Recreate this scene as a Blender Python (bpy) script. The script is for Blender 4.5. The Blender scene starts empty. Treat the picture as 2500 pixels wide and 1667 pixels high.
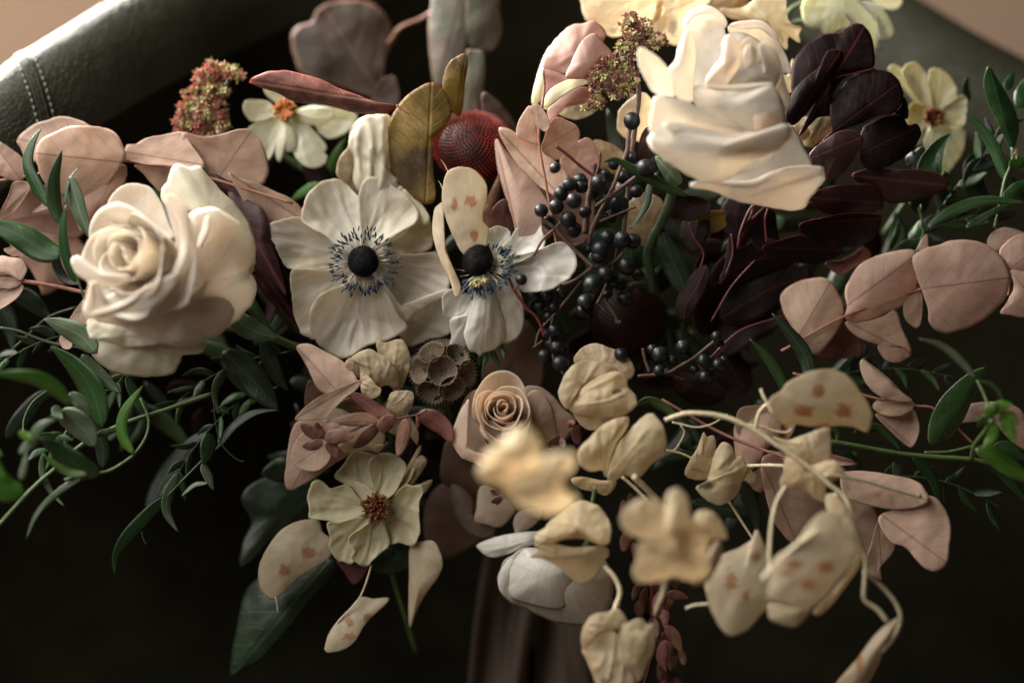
import bpy, bmesh, math, random
from mathutils import Vector, Matrix, noise
random.seed(7)
S = bpy.context.scene
COL = S.collection
rad = math.radians

# ---------------------------------------------------------------- camera, world, lamps, exposure
FOC = 50.0
F = 0.8333                       # focus distance: the frame is 0.60 m wide there
cam_d = bpy.data.cameras.new('camera'); cam = bpy.data.objects.new('camera', cam_d); COL.objects.link(cam)
cam_d.lens = FOC; cam_d.sensor_width = 36.0; cam_d.clip_start = 0.02; cam_d.clip_end = 60
cam_d.dof.use_dof = True; cam_d.dof.focus_distance = F; cam_d.dof.aperture_fstop = 1.08
cam_d.dof.aperture_blades = 0
CM = Matrix.Translation((0, -0.78, 1.12)) @ Matrix.Rotation(rad(65), 4, 'X')
cam.matrix_world = CM
S.camera = cam
KP = 0.72 / 2500.0
def P(x, y, z=0.0):
    """photo position (x, y of the 2500 px wide picture) at its real distance; z = millimetre-like steps of 0.24 mm towards the lens"""
    d = F - z * 0.00024
    return CM @ Vector(((x - 1250) * KP * d, -(y - 833.5) * KP * d, -d))
def CS(x, y, z): return CM @ Vector((x, y, z))

W = bpy.data.worlds.new('World'); S.world = W; W.use_nodes = True
bg = W.node_tree.nodes['Background']; bg.inputs[0].default_value = (1.0, 0.86, 0.70, 1); bg.inputs[1].default_value = 0.022

def area(name, loc, target, size, power, color, sy=None):
    l = bpy.data.lights.new(name, 'AREA'); l.energy = power; l.color = color; l.size = size
    if sy: l.shape = 'RECTANGLE'; l.size_y = sy
    o = bpy.data.objects.new(name, l); COL.objects.link(o)
    o.location = loc; o.rotation_euler = (Vector(target) - Vector(loc)).to_track_quat('-Z', 'Y').to_euler()
    return o
area('window_light', CS(-0.95, 1.15, -0.62), P(900, 700), 0.8, 31, (1.0, 0.945, 0.865), 1.0)
wg = area('window_glow', CS(-1.05, 1.0, -1.5), P(500, 450, -50), 0.8, 30, (1.0, 0.955, 0.88))
wg.data.spread = rad(80)
area('room_fill', CS(-0.95, 0.75, 0.12), P(1000, 800), 1.1, 14, (1.0, 0.94, 0.86))
area('wall_fill', CS(-2.4, 1.0, -2.2), CS(-1.0, 0.6, -3.0), 0.8, 30, (1.0, 0.86, 0.72))  # added fill that brightens the wall from the left, not a real lamp
S.view_settings.view_transform = 'Standard'; S.view_settings.look = 'None'
S.view_settings.exposure = 0.14; S.view_settings.gamma = 1.0
S.render.engine = 'CYCLES'
S.cycles.use_denoising = True
S.cycles.max_bounces = 7; S.cycles.diffuse_bounces = 3; S.cycles.glossy_bounces = 2
S.cycles.transmission_bounces = 5; S.cycles.transparent_max_bounces = 6; S.cycles.sample_clamp_indirect = 4

# ---------------------------------------------------------------- tiles of the photo the outlines were read from
TL = {'F': (0, 0, 2352/2500), 'a': (0, 0, 2.8), 'b': (600, 0, 2.8), 'c': (1200, 0, 2.8), 'd': (1800, 0, 2.8),
      'e': (0, 500, 2.8), 'f': (600, 500, 2.8), 'g': (1200, 500, 2.8), 'h': (1800, 500, 2.8),
      'i': (0, 1000, 2.8), 'j': (550, 1000, 2.3514), 'k': (1100, 1000, 2.3514), 'l': (1700, 1000, 2.35125), 'm': (1520, 0, 2.904), 'n': (150, 380, 2.8)}
def tp(t, p):
    ox, oy, s = TL[t]; return (ox + p[0]/s, oy + p[1]/s)
def tsc(t): return 1.0/TL[t][2]

# ---------------------------------------------------------------- materials
class G:
    def __init__(s, m): s.t = m.node_tree; s.n = s.t.nodes; s.l = s.t.links
    def node(s, ty, **kw):
        n = s.n.new(ty)
        for k, v in kw.items(): setattr(n, k, v)
        return n
    def put(s, sock, v):
        if isinstance(v, bpy.types.NodeSocket): s.l.new(v, sock)
        elif isinstance(v, (tuple, list)) and len(v) == 3 and sock.type == 'RGBA': sock.default_value = (*v, 1)
        else: sock.default_value = v
    def math(s, op, a, b=0.0, c=0.0, clamp=False):
        n = s.node('ShaderNodeMath', operation=op, use_clamp=clamp)
        for i, v in enumerate((a, b, c)): s.put(n.inputs[i], v)
        return n.outputs[0]
    def mix(s, f, a, b, bt='MIX'):
        n = s.node('ShaderNodeMix', data_type='RGBA', blend_type=bt)
        s.put(n.inputs['Factor'], f); s.put(n.inputs[6], a); s.put(n.inputs[7], b)
        return n.outputs[2]
    def ramp(s, v, a, b, lo=0.0, hi=1.0):
        n = s.node('ShaderNodeMapRange', interpolation_type='SMOOTHSTEP')
        for i, q in enumerate((v, a, b, lo, hi)): s.put(n.inputs[i], q)
        return n.outputs[0]
    def noise(s, vec, sc, det=3.0, rough=0.55, dist=0.0):
        n = s.node('ShaderNodeTexNoise')
        if vec is not None: s.put(n.inputs['Vector'], vec)
        n.inputs['Scale'].default_value = sc; n.inputs['Detail'].default_value = det
        n.inputs['Roughness'].default_value = rough; n.inputs['Distortion'].default_value = dist
        return n.outputs[0]
    def xyz(s, a, b, c):
        n = s.node('ShaderNodeCombineXYZ')
        for i, v in enumerate((a, b, c)): s.put(n.inputs[i], v)
        return n.outputs[0]

MATS = {}
def newmat(name):
    m = bpy.data.materials.new(name); m.use_nodes = True; MATS[name] = m
    g = G(m); b = g.n['Principled BSDF']; return m, g, b

def sheet_mat(name, base, base2=None, rim=None, rim_w=0.06, rim_amt=0.7, spot=None, vein=None, vein_amt=0.0, nvein=8.0,
              streak=0.0, rough=0.5, trans=0.3, tcol=None, bump=0.3, patch=40.0, patch_lo=0.4, patch_hi=0.65, var=0.12, spec=0.4,
              base_tint=None, gloss_coat=0.0, speck=0.22, sss=0.0, srad=(0.010, 0.006, 0.0035)):
    m, g, b = newmat(name)
    uv = g.node('ShaderNodeUVMap', uv_map='uv').outputs[0]
    sx = g.node('ShaderNodeSeparateXYZ'); g.l.new(uv, sx.inputs[0]); u, v = sx.outputs[0], sx.outputs[1]
    at = g.node('ShaderNodeAttribute', attribute_name='vc'); sc = g.node('ShaderNodeSeparateColor'); g.l.new(at.outputs['Color'], sc.inputs[0])
    R, Gc, B = sc.outputs
    geo = g.node('ShaderNodeTexCoord').outputs['Object']
    col = base
    n1 = g.noise(geo, patch, 4, 0.6, 0.4)
    if base2: col = g.mix(g.ramp(n1, patch_lo, patch_hi), base, base2)
    av = g.math('ABSOLUTE', v)
    ang = g.math('ARCTAN2', v, g.math('ADD', u, 0.12))
    sn = g.noise(g.xyz(g.math('MULTIPLY', ang, 14.0), g.math('MULTIPLY', u, 1.3), g.math('MULTIPLY', B, 9.0)), 1.6, 4, 0.6)
    if streak:
        sn2 = g.noise(g.xyz(g.math('MULTIPLY', ang, 46.0), g.math('MULTIPLY', u, 2.4), g.math('MULTIPLY', B, 9.0)), 1.6, 3, 0.6)
        col = g.mix(g.ramp(sn2, 0.52, 0.70, 0.0, 0.22 + 0.3*streak), col, g.mix(1.0, col, (0.74, 0.68, 0.60), 'MULTIPLY'))
        dark = g.mix(1.0, col, (0.62, 0.56, 0.50), 'MULTIPLY')
        col = g.mix(g.math('MULTIPLY', g.ramp(sn, 0.45, 0.75), streak), col, dark)
    if base_tint:
        col = g.mix(g.ramp(u, 0.32, 0.0, 0.0, 0.8), col, base_tint)
    h = g.math('MULTIPLY', sn, 0.35 if streak else 0.05)
    if streak: h = g.math('ADD', h, g.math('MULTIPLY', sn2, 0.35))
    if vein:
        wob = g.math('MULTIPLY', g.noise(g.xyz(u, v, B), 5.0, 2), 0.13)
        a2 = g.math('FRACT', g.math('MULTIPLY', g.math('ADD', g.math('SUBTRACT', u, g.math('MULTIPLY', av, 0.95)), wob), nvein))
        line = g.math('ABSOLUTE', g.math('SUBTRACT', a2, 0.5))
        side = g.ramp(line, 0.0, 0.055, 0.62, 0.0)
        mid = g.ramp(av, 0.004, 0.017, 1.0, 0.0)
        # fine net between the side veins
        vo = g.node('ShaderNodeTexVoronoi', feature='DISTANCE_TO_EDGE'); g.put(vo.inputs['Vector'], g.xyz(u, v, B)); vo.inputs['Scale'].default_value = 24
        net = g.ramp(vo.outputs[0], 0.0, 0.05, 0.22, 0.0)
        ve = g.math('MAXIMUM', g.math('MAXIMUM', side, mid), net)
        col = g.mix(g.math('MULTIPLY', ve, vein_amt), col, vein)
        h = g.math('SUBTRACT', h, g.math('MULTIPLY', ve, 0.7))
    fine = g.noise(geo, 420, 2)
    h = g.math('ADD', h, g.math('MULTIPLY', fine, 0.25)); h = g.math('ADD', h, g.math('MULTIPLY', n1, 0.6))
    if rim:
        rn = g.math('ADD', R, g.math('MULTIPLY', g.math('SUBTRACT', n1, 0.5), rim_w*1.2))
        col = g.mix(g.ramp(rn, 1.0 - rim_w*1.6, 1.0 - rim_w*0.3, 0.0, rim_amt), col, rim)
    if spot: col = g.mix(g.math('MULTIPLY', Gc, g.ramp(g.math('ADD', g.noise(geo, 900, 3, 0.7), g.math('MULTIPLY', Gc, 0.30)), 0.50, 0.76, 0.15, 0.8), 0, True), col, spot)
    if speck:
        sk = g.math('MULTIPLY', g.ramp(g.noise(geo, 330, 2, 0.5, 0.3), 0.66, 0.74), g.ramp(g.noise(geo, 45, 2), 0.45, 0.6))
        col = g.mix(g.math('MULTIPLY', sk, speck), col, (0.16, 0.08, 0.04))
    hs = g.node('ShaderNodeHueSaturation')
    oi = g.node('ShaderNodeObjectInfo').outputs['Random']
    g.put(hs.inputs['Value'], g.ramp(oi, 0, 1, 1 - var, 1 + var)); g.put(hs.inputs['Color'], col)
    g.put(hs.inputs['Hue'], g.ramp(g.math('FRACT', g.math('MULTIPLY', oi, 7.3)), 0, 1, 0.5 - var*0.07, 0.5 + var*0.07))
    col = hs.outputs[0]
    g.put(b.inputs['Base Color'], col); b.inputs['Roughness'].default_value = rough
    b.inputs['Specular IOR Level'].default_value = spec
    if sss:
        b.inputs['Subsurface Weight'].default_value = sss; b.inputs['Subsurface Radius'].default_value = srad; b.inputs['Subsurface Scale'].default_value = 1.0
    if gloss_coat: b.inputs['Coat Weight'].default_value = gloss_coat; b.inputs['Coat Roughness'].default_value = 0.25
    bp = g.node('ShaderNodeBump'); bp.inputs['Strength'].default_value = bump; bp.inputs['Distance'].default_value = 0.0012
    g.put(bp.inputs['Height'], h); g.l.new(bp.outputs[0], b.inputs['Normal'])
    if trans:
        tr = g.node('ShaderNodeBsdfTranslucent'); g.l.new(bp.outputs[0], tr.inputs['Normal'])
        g.put(tr.inputs[0], g.mix(1.0, col, tcol or (1.0, 0.93, 0.82), 'MULTIPLY'))
        ms = g.node('ShaderNodeMixShader'); ms.inputs[0].default_value = trans
        g.l.new(b.outputs[0], ms.inputs[1]); g.l.new(tr.outputs[0], ms.inputs[2])
        g.l.new(ms.outputs[0], g.n['Material Output'].inputs[0])
    return m

sheet_mat('rose_cream', (0.94, 0.89, 0.79), (0.93, 0.80, 0.66), rim=(0.86, 0.82, 0.72), rim_w=0.10, rim_amt=0.6, streak=0.18, rough=0.5, trans=0.34, tcol=(1, 0.94, 0.86), bump=0.34, sss=0.22, patch=16, var=0.05, spec=0.3)
sheet_mat('rose_outer', (0.84, 0.81, 0.68), (0.76, 0.75, 0.54), rim=(0.84, 0.80, 0.66), rim_w=0.08, streak=0.3, rough=0.5, trans=0.42, tcol=(1, 0.95, 0.82), bump=0.25, patch=22, patch_lo=0.5, patch_hi=0.8, var=0.05, spec=0.3, spot=(0.42, 0.22, 0.09))
sheet_mat('rose_peach', (0.93, 0.80, 0.65), (0.90, 0.68, 0.50), rim=(0.86, 0.76, 0.60), rim_w=0.10, streak=0.3, rough=0.5, trans=0.45, tcol=(1, 0.88, 0.76), sss=0.4, bump=0.15, patch=18, var=0.05, spec=0.3)
sheet_mat('anemone_white', (0.88, 0.85, 0.76), (0.83, 0.76, 0.62), rim=(0.60, 0.46, 0.28), rim_w=0.035, rim_amt=0.35, streak=0.5, rough=0.34, trans=0.42, tcol=(1, 0.95, 0.86), bump=0.34, patch=22, var=0.05, base_tint=(0.42, 0.41, 0.42), spec=0.45)
sheet_mat('anemone_fresh', (0.90, 0.90, 0.86), (0.85, 0.85, 0.79), streak=0.35, rough=0.36, gloss_coat=0.35, trans=0.38, bump=0.28, patch=30, var=0.04, base_tint=(0.52, 0.53, 0.52), spec=0.4)
sheet_mat('butterfly_cream', (0.80, 0.77, 0.55), (0.76, 0.70, 0.46), rim=(0.78, 0.74, 0.50), rim_amt=0.4, streak=0.32, rough=0.42, trans=0.32, tcol=(1, 0.95, 0.76), bump=0.24, patch=26, var=0.05, base_tint=(0.55, 0.50, 0.20), spec=0.35)
sheet_mat('cosmos_white', (0.84, 0.85, 0.72), (0.80, 0.81, 0.62), streak=0.25, rough=0.45, trans=0.34, tcol=(1, 0.98, 0.86), bump=0.22, patch=26, var=0.05, base_tint=(0.62, 0.62, 0.20), spec=0.35)
sheet_mat('eucalyptus_pink', (0.70, 0.515, 0.405), (0.62, 0.435, 0.335), rim=(0.64, 0.42, 0.34), rim_w=0.02, rim_amt=0.4, vein=(0.30, 0.15, 0.12), vein_amt=0.62, nvein=6, rough=0.48, trans=0.30, tcol=(1, 0.82, 0.72), bump=0.10, patch=24, var=0.10, spec=0.35)
sheet_mat('eucalyptus_peach', (0.60, 0.40, 0.31), (0.52, 0.33, 0.25), vein=(0.35, 0.15, 0.11), vein_amt=0.35, nvein=7, rough=0.5, trans=0.30, tcol=(1, 0.60, 0.42), bump=0.10, patch=24, var=0.10, spec=0.3)
sheet_mat('petal_dusty', (0.62, 0.40, 0.34), (0.58, 0.34, 0.29), rim=(0.50, 0.22, 0.18), rim_amt=0.5, streak=0.3, rough=0.45, trans=0.3, tcol=(1, 0.62, 0.5), bump=0.2, patch=25, var=0.06)
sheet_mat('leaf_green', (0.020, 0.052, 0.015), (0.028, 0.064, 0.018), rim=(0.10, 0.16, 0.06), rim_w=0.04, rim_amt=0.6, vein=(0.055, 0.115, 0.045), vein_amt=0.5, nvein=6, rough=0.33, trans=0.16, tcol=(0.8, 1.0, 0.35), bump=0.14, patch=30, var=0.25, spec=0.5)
sheet_mat('leaf_bright', (0.055, 0.15, 0.018), (0.08, 0.185, 0.022), vein=(0.14, 0.28, 0.07), vein_amt=0.4, nvein=6, rough=0.35, trans=0.34, tcol=(0.9, 1.0, 0.25), bump=0.12, patch=30, var=0.2, spec=0.5)
sheet_mat('leaf_silver', (0.10, 0.155, 0.085), (0.08, 0.125, 0.07), rim=(0.25, 0.27, 0.17), vein=(0.25, 0.29, 0.2), vein_amt=0.5, nvein=6, rough=0.36, trans=0.14, bump=0.16, patch=40, var=0.12, spec=0.5)
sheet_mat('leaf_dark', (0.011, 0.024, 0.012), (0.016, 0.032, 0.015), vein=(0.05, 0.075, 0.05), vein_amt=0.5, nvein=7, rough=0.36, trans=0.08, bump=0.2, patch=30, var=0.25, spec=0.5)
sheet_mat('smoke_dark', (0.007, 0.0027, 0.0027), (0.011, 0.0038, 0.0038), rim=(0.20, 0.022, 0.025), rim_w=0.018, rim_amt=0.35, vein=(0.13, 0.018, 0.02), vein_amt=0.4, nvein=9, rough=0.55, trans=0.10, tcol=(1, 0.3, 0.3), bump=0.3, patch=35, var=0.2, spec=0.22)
sheet_mat('smoke_plum', (0.045, 0.019, 0.021), (0.065, 0.027, 0.030), rim=(0.26, 0.06, 0.06), rim_w=0.03, vein=(0.24, 0.08, 0.09), vein_amt=0.5, nvein=8, rough=0.38, trans=0.16, bump=0.2, patch=35, var=0.15, spec=0.45)
sheet_mat('leaf_rosy', (0.36, 0.14, 0.12), (0.15, 0.07, 0.06), rim=(0.42, 0.08, 0.065), rim_w=0.05, rim_amt=0.8, vein=(0.34, 0.18, 0.15), vein_amt=0.4, nvein=11, rough=0.45, trans=0.16, bump=0.6, patch=75, var=0.06)
sheet_mat('leaf_faded', (0.065, 0.036, 0.024), (0.034, 0.028, 0.017), rim=(0.26, 0.14, 0.10), rim_w=0.06, rim_amt=0.8, vein=(0.20, 0.14, 0.11), vein_amt=0.6, nvein=7, rough=0.5, trans=0.2, bump=0.45, patch=35, var=0.1)
sheet_mat('leaf_greyish', (0.13, 0.135, 0.095), (0.17, 0.13, 0.10), rim=(0.30, 0.18, 0.14), rim_w=0.05, vein=(0.23, 0.21, 0.17), vein_amt=0.5, nvein=10, rough=0.5, trans=0.22, bump=0.4, patch=35, var=0.08)
sheet_mat('leaf_ochre', (0.23, 0.145, 0.018), (0.07, 0.040, 0.014), rim=(0.30, 0.09, 0.03), rim_w=0.03, vein=(0.27, 0.17, 0.06), vein_amt=0.35, nvein=8, rough=0.55, trans=0.22, bump=0.6, patch=20, patch_lo=0.42, patch_hi=0.62, var=0.05)
sheet_mat('leaf_brown', (0.19, 0.085, 0.062), (0.13, 0.055, 0.042), vein=(0.28, 0.14, 0.1), vein_amt=0.5, nvein=6, rough=0.42, trans=0.12, bump=0.2, patch=50, var=0.25)
sheet_mat('lunaria', (0.85, 0.79, 0.64), (0.80, 0.71, 0.52), rim=(0.70, 0.60, 0.44), rim_w=0.035, rim_amt=0.9, spot=(0.58, 0.27, 0.09), streak=0.2, rough=0.32, trans=0.58, tcol=(1, 0.90, 0.74), bump=0.16, patch=30, var=0.06, spec=0.5)
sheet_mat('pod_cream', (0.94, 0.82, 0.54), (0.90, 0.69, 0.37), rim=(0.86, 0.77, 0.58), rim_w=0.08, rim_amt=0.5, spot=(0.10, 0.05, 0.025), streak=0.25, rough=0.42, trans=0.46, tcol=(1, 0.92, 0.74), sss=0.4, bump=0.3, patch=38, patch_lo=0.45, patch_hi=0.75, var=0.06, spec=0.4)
sheet_mat('petal_tan', (0.64, 0.53, 0.37), (0.56, 0.42, 0.26), rim=(0.68, 0.56, 0.36), streak=0.3, rough=0.5, trans=0.3, tcol=(1, 0.86, 0.66), bump=0.35, patch=40, var=0.08)
sheet_mat('leaf_taupe', (0.19, 0.125, 0.095), (0.16, 0.105, 0.08), rough=0.55, trans=0.15, bump=0.1, patch=20, var=0.05)
sheet_mat('ribbon_taupe', (0.115, 0.085, 0.068), (0.095, 0.07, 0.055), rough=0.55, trans=0.05, bump=0.1, patch=12, var=0.05, spec=0.3)

def plain_mat(name, base, rough=0.5, var2=None, bump=0.2, bscale=300, spec=0.5, coat=0.0, nscale=60):
    m, g, b = newmat(name)
    geo = g.node('ShaderNodeTexCoord').outputs['Object']
    n = g.noise(geo, nscale, 4)
    col = g.mix(g.ramp(n, 0.35, 0.65), base, var2) if var2 else base
    g.put(b.inputs['Base Color'], col); b.inputs['Roughness'].default_value = rough
    b.inputs['Specular IOR Level'].default_value = spec; b.inputs['Coat Weight'].default_value = coat
    bp = g.node('ShaderNodeBump'); bp.inputs['Strength'].default_value = bump; bp.inputs['Distance'].default_value = 0.001
    g.put(bp.inputs['Height'], g.noise(geo, bscale, 3)); g.l.new(bp.outputs[0], b.inputs['Normal'])
    return m
plain_mat('stem_green', (0.07, 0.12, 0.035), 0.42, (0.09, 0.15, 0.05))
plain_mat('stem_dark_green', (0.035, 0.062, 0.03), 0.42, (0.05, 0.085, 0.035))
plain_mat('stem_pink', (0.42, 0.20, 0.14), 0.5, (0.34, 0.15, 0.10))
plain_mat('stem_maroon', (0.14, 0.022, 0.025), 0.45, (0.09, 0.02, 0.02))
plain_mat('twig_brown', (0.10, 0.055, 0.042), 0.6, (0.15, 0.085, 0.06), bump=0.6)
plain_mat('stem_straw', (0.78, 0.66, 0.47), 0.5, (0.60, 0.54, 0.34), bump=0.5)
plain_mat('berry_black', (0.004, 0.005, 0.007), 0.42, (0.012, 0.016, 0.020), bump=0.3, bscale=260, coat=0.08, nscale=70)
plain_mat('anemone_eye', (0.004, 0.004, 0.005), 0.55, (0.009, 0.009, 0.010), bump=1.0, bscale=900, spec=0.12)
plain_mat('anther_navy', (0.012, 0.028, 0.050), 0.45, (0.025, 0.055, 0.08), nscale=300)
plain_mat('anther_yellow', (0.42, 0.36, 0.16), 0.5)
plain_mat('filament_pale', (0.66, 0.62, 0.50), 0.5)
plain_mat('stamen_rust', (0.26, 0.085, 0.025), 0.5, (0.14, 0.04, 0.012), nscale=200)
plain_mat('stamen_orange', (0.55, 0.20, 0.03), 0.5, (0.40, 0.13, 0.02), nscale=200)
plain_mat('cone_red', (0.48, 0.035, 0.012), 0.5, (0.14, 0.010, 0.006), nscale=120)
plain_mat('cone_red_shaded', (0.07, 0.005, 0.004), 0.6, (0.03, 0.003, 0.003), nscale=120, spec=0.2)  # the cone red with deep shade put into its colour
plain_mat('cone_core', (0.018, 0.008, 0.006), 0.6)
plain_mat('scabiosa_paper', (0.13, 0.09, 0.055), 0.6, (0.08, 0.055, 0.035), bump=0.5)
plain_mat('scabiosa_rib', (0.28, 0.20, 0.13), 0.6)
plain_mat('scabiosa_core', (0.10, 0.11, 0.04), 0.7, (0.05, 0.045, 0.025))
plain_mat('floret_pink', (0.62, 0.20, 0.20), 0.6, (0.70, 0.50, 0.30), nscale=140)
plain_mat('floret_cream', (0.72, 0.62, 0.38), 0.6, (0.50, 0.52, 0.20), nscale=120)
plain_mat('floret_maroon', (0.42, 0.13, 0.14), 0.6, (0.52, 0.34, 0.24), nscale=140)
plain_mat('thread', (0.30, 0.30, 0.24), 0.6)
plain_mat('bark_hole', (0.05, 0.025, 0.012), 0.8)

# ---------------------------------------------------------------- things and parts
CUR = [None]
NEED = [False]
def T(name, label, cat, group=None):
    o = bpy.data.objects.new(name, None); COL.objects.link(o); o.empty_display_size = 0.01
    o['label'] = label; o['category'] = cat
    if group: o['group'] = group
    CUR[0] = o; NEED[0] = True
    return o
def mesh_obj(name, verts, faces, mat, parent='cur', uvs=None, vc=None, thick=0.0, stuff=False, label=None, smooth=True, mats=None, fmi=None, sub=0):
    p = CUR[0] if parent == 'cur' else parent
    if p is CUR[0] and NEED[0] and p is not None:
        p.location = Vector(verts[0]); NEED[0] = False
        bpy.context.evaluated_depsgraph_get()
    org = Vector((0, 0, 0)); q = p
    while q is not None: org += q.location; q = q.parent
    me = bpy.data.meshes.new(name); me.from_pydata([Vector(v) - org for v in verts], [], faces)
    if mats:
        for mm in mats: me.materials.append(MATS[mm])
        me.polygons.foreach_set('material_index', fmi)
    else: me.materials.append(MATS[mat])
    if smooth: me.polygons.foreach_set('use_smooth', [True]*len(me.polygons))
    if uvs:
        l = me.uv_layers.new(name='uv'); 
        buf = []
        for lp in me.loops: buf.extend(uvs[lp.vertex_index])
        l.data.foreach_set('uv', buf)
    if vc:
        a = me.color_attributes.new('vc', 'FLOAT_COLOR', 'POINT'); buf = []
        for c in vc: buf.extend((c[0], c[1], c[2], 1))
        a.data.foreach_set('color', buf)
    me.update()
    o = bpy.data.objects.new(name, me); COL.objects.link(o); o.parent = p
    if thick:
        md = o.modifiers.new('thickness', 'SOLIDIFY'); md.thickness = thick; md.offset = 0
    if stuff: o['kind'] = 'stuff'
    if label: o['label'] = label
    return o

def cr(p0, p1, p2, p3, t):
    return tuple(0.5*((2*b) + (-a + c)*t + (2*a - 5*b + 4*c - d)*t*t + (-a + 3*b - 3*c + d)*t**3) for a, b, c, d in zip(p0, p1, p2, p3))
def spline_closed(pts, n):
    m = len(pts); dense = []
    for i in range(m):
        for k in range(12): dense.append(cr(pts[i-1], pts[i], pts[(i+1) % m], pts[(i+2) % m], k/12))
    return resample(dense + [dense[0]], n + 1)[:-1]
def spline_open(pts, n):
    m = len(pts)
    if m == 2: dense = [tuple(a + (b - a)*k/8 for a, b in zip(pts[0], pts[1])) for k in range(9)]
    else:
        e = [tuple(2*a - b for a, b in zip(pts[0], pts[1]))] + list(pts) + [tuple(2*a - b for a, b in zip(pts[-1], pts[-2]))]
        dense = []
        for i in range(m - 1):
            for k in range(10): dense.append(cr(e[i], e[i+1], e[i+2], e[i+3], k/10))
        dense.append(tuple(pts[-1]))
    return resample(dense, n)
def resample(d, n):
    L = [0]
    for a, b in zip(d, d[1:]): L.append(L[-1] + math.dist(a, b))
    out = []; j = 0
    for i in range(n):
        s = L[-1]*i/(n - 1)
        while j < len(L) - 2 and L[j+1] < s: j += 1
        f = 0 if L[j+1] == L[j] else (s - L[j])/(L[j+1] - L[j])
        out.append(tuple(a + (b - a)*f for a, b in zip(d[j], d[j+1])))
    return out

SEED = [0]
def blob(name, t, pts, z, mat, gx=None, gy=None, cup=None, wav=0.035, fold=0.0, curl=0.0, c=None, rings=11, n=72, spots=(), thick=0.00035, ruf=0.0, label=None, parent='cur', tip=None, crease=0.0):
    """a petal or leaf: its outline where it stands, bent, cupped and rippled in depth (spots: x, y, rx, ry in the same tile)"""
    SEED[0] += 1; rs = random.Random(SEED[0]*13 + 5)
    pp = [tp(t, p) for p in pts]
    base = pp[0]
    if tip: tipp = tp(t, tip)
    else: tipp = max(pp, key=lambda q: math.dist(q, base))
    out = spline_closed(pp, n)
    jx = sum(p[0] for p in out)/n; jy = sum(p[1] for p in out)/n; o9 = SEED[0]*3.7; amp = 0.022 if not mat.startswith(('eucalyptus', 'lunaria', 'leaf', 'smoke')) else 0.010
    out = [(x + (x - jx)*amp*(1.6*noise.noise(Vector((x*0.045, y*0.045, o9))) + noise.noise(Vector((x*0.13, y*0.13, o9)))), y + (y - jy)*amp*(1.6*noise.noise(Vector((x*0.045, y*0.045, o9))) + noise.noise(Vector((x*0.13, y*0.13, o9))))) for x, y in out]
    cx = sum(p[0] for p in out)/n; cy = sum(p[1] for p in out)/n
    if c: cx, cy = tp(t, c)
    size = sum(math.dist(p, (cx, cy)) for p in out)/n
    if gx is None: gx = rs.uniform(-0.28, 0.28)
    if gy is None: gy = rs.uniform(-0.28, 0.28)
    if cup is None: cup = rs.choice((-1, 1))*rs.uniform(0.10, 0.22)
    ax = Vector((tipp[0] - base[0], tipp[1] - base[1])); al = ax.length or 1; ax /= al; pv = Vector((-ax.y, ax.x))
    if mat.startswith('eucalyptus'): cup *= 0.5; thick = 0.0002; curl += rs.uniform(-0.14, 0.14); ruf += 0.012; fold += rs.uniform(0.0, 0.12)
    off = rs.uniform(0, 90)
    V = []; UV = []; VC = []
    sp = [(*tp(t, s[:2]), s[2]*tsc(t), s[3]*tsc(t)) for s in spots]
    rnd = rs.random()
    def add(x, y, f, k):
        dx, dy = x - cx, y - cy
        w = Vector((x - base[0], y - base[1])); uu = w.dot(ax)/al; vv = w.dot(pv)/al
        zz = z + gx*dx - gy*dy + cup*size*(1 - f*f) + curl*size*f**4
        zz += wav*size*2.0*noise.noise(Vector((x/size*1.3 + off, y/size*1.3, off)))*(0.4 + f)
        zz += wav*size*0.5*noise.noise(Vector((x/size*4 + off, y/size*4, off)))
        zz -= fold*abs(vv)*al
        if crease:
            an_ = math.atan2(vv, uu + 0.25); q_ = noise.noise(Vector((an_*4.5 + off, f*0.5, uu*0.8 + off)))
            zz += crease*size*((1 - min(1, abs(q_)*4))*min(1.0, max(0.0, uu)*2.2) - 0.6*abs(noise.noise(Vector((x/size*2.4, y/size*2.4, off + 4)))))*1.2
        V.append(P(x, y, zz)); UV.append((uu, vv))
        g_ = 0.0
        for (sx_, sy_, rx, ry) in sp:
            q = (((x - sx_)/rx)**2 + ((y - sy_)/ry)**2)*(1 + 1.1*noise.noise(Vector((x*0.11, y*0.11, sx_)))) + 0.25*noise.noise(Vector((x*0.3, y*0.3, sy_)))
            g_ = max(g_, max(0.0, min(1.0, 1.6 - 1.1*q)))
        VC.append((f, g_, rnd))
    if sp: rings, n2 = max(rings, 18), n
    add(cx, cy, 0, 0)
    for j in range(1, rings + 1):
        f = j/rings; f = f**0.85
        for k, p in enumerate(out): add(cx + (p[0] - cx)*f, cy + (p[1] - cy)*f, f, k)
    Fc = [(0, 1 + k, 1 + (k+1) % n) for k in range(n)]
    for j in range(rings - 1):
        a = 1 + j*n; b_ = a + n
        for k in range(n): Fc.append((a + k, b_ + k, b_ + (k+1) % n, a + (k+1) % n))
    return mesh_obj(name, V, Fc, mat, parent, UV, VC, thick, label=label)

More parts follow.
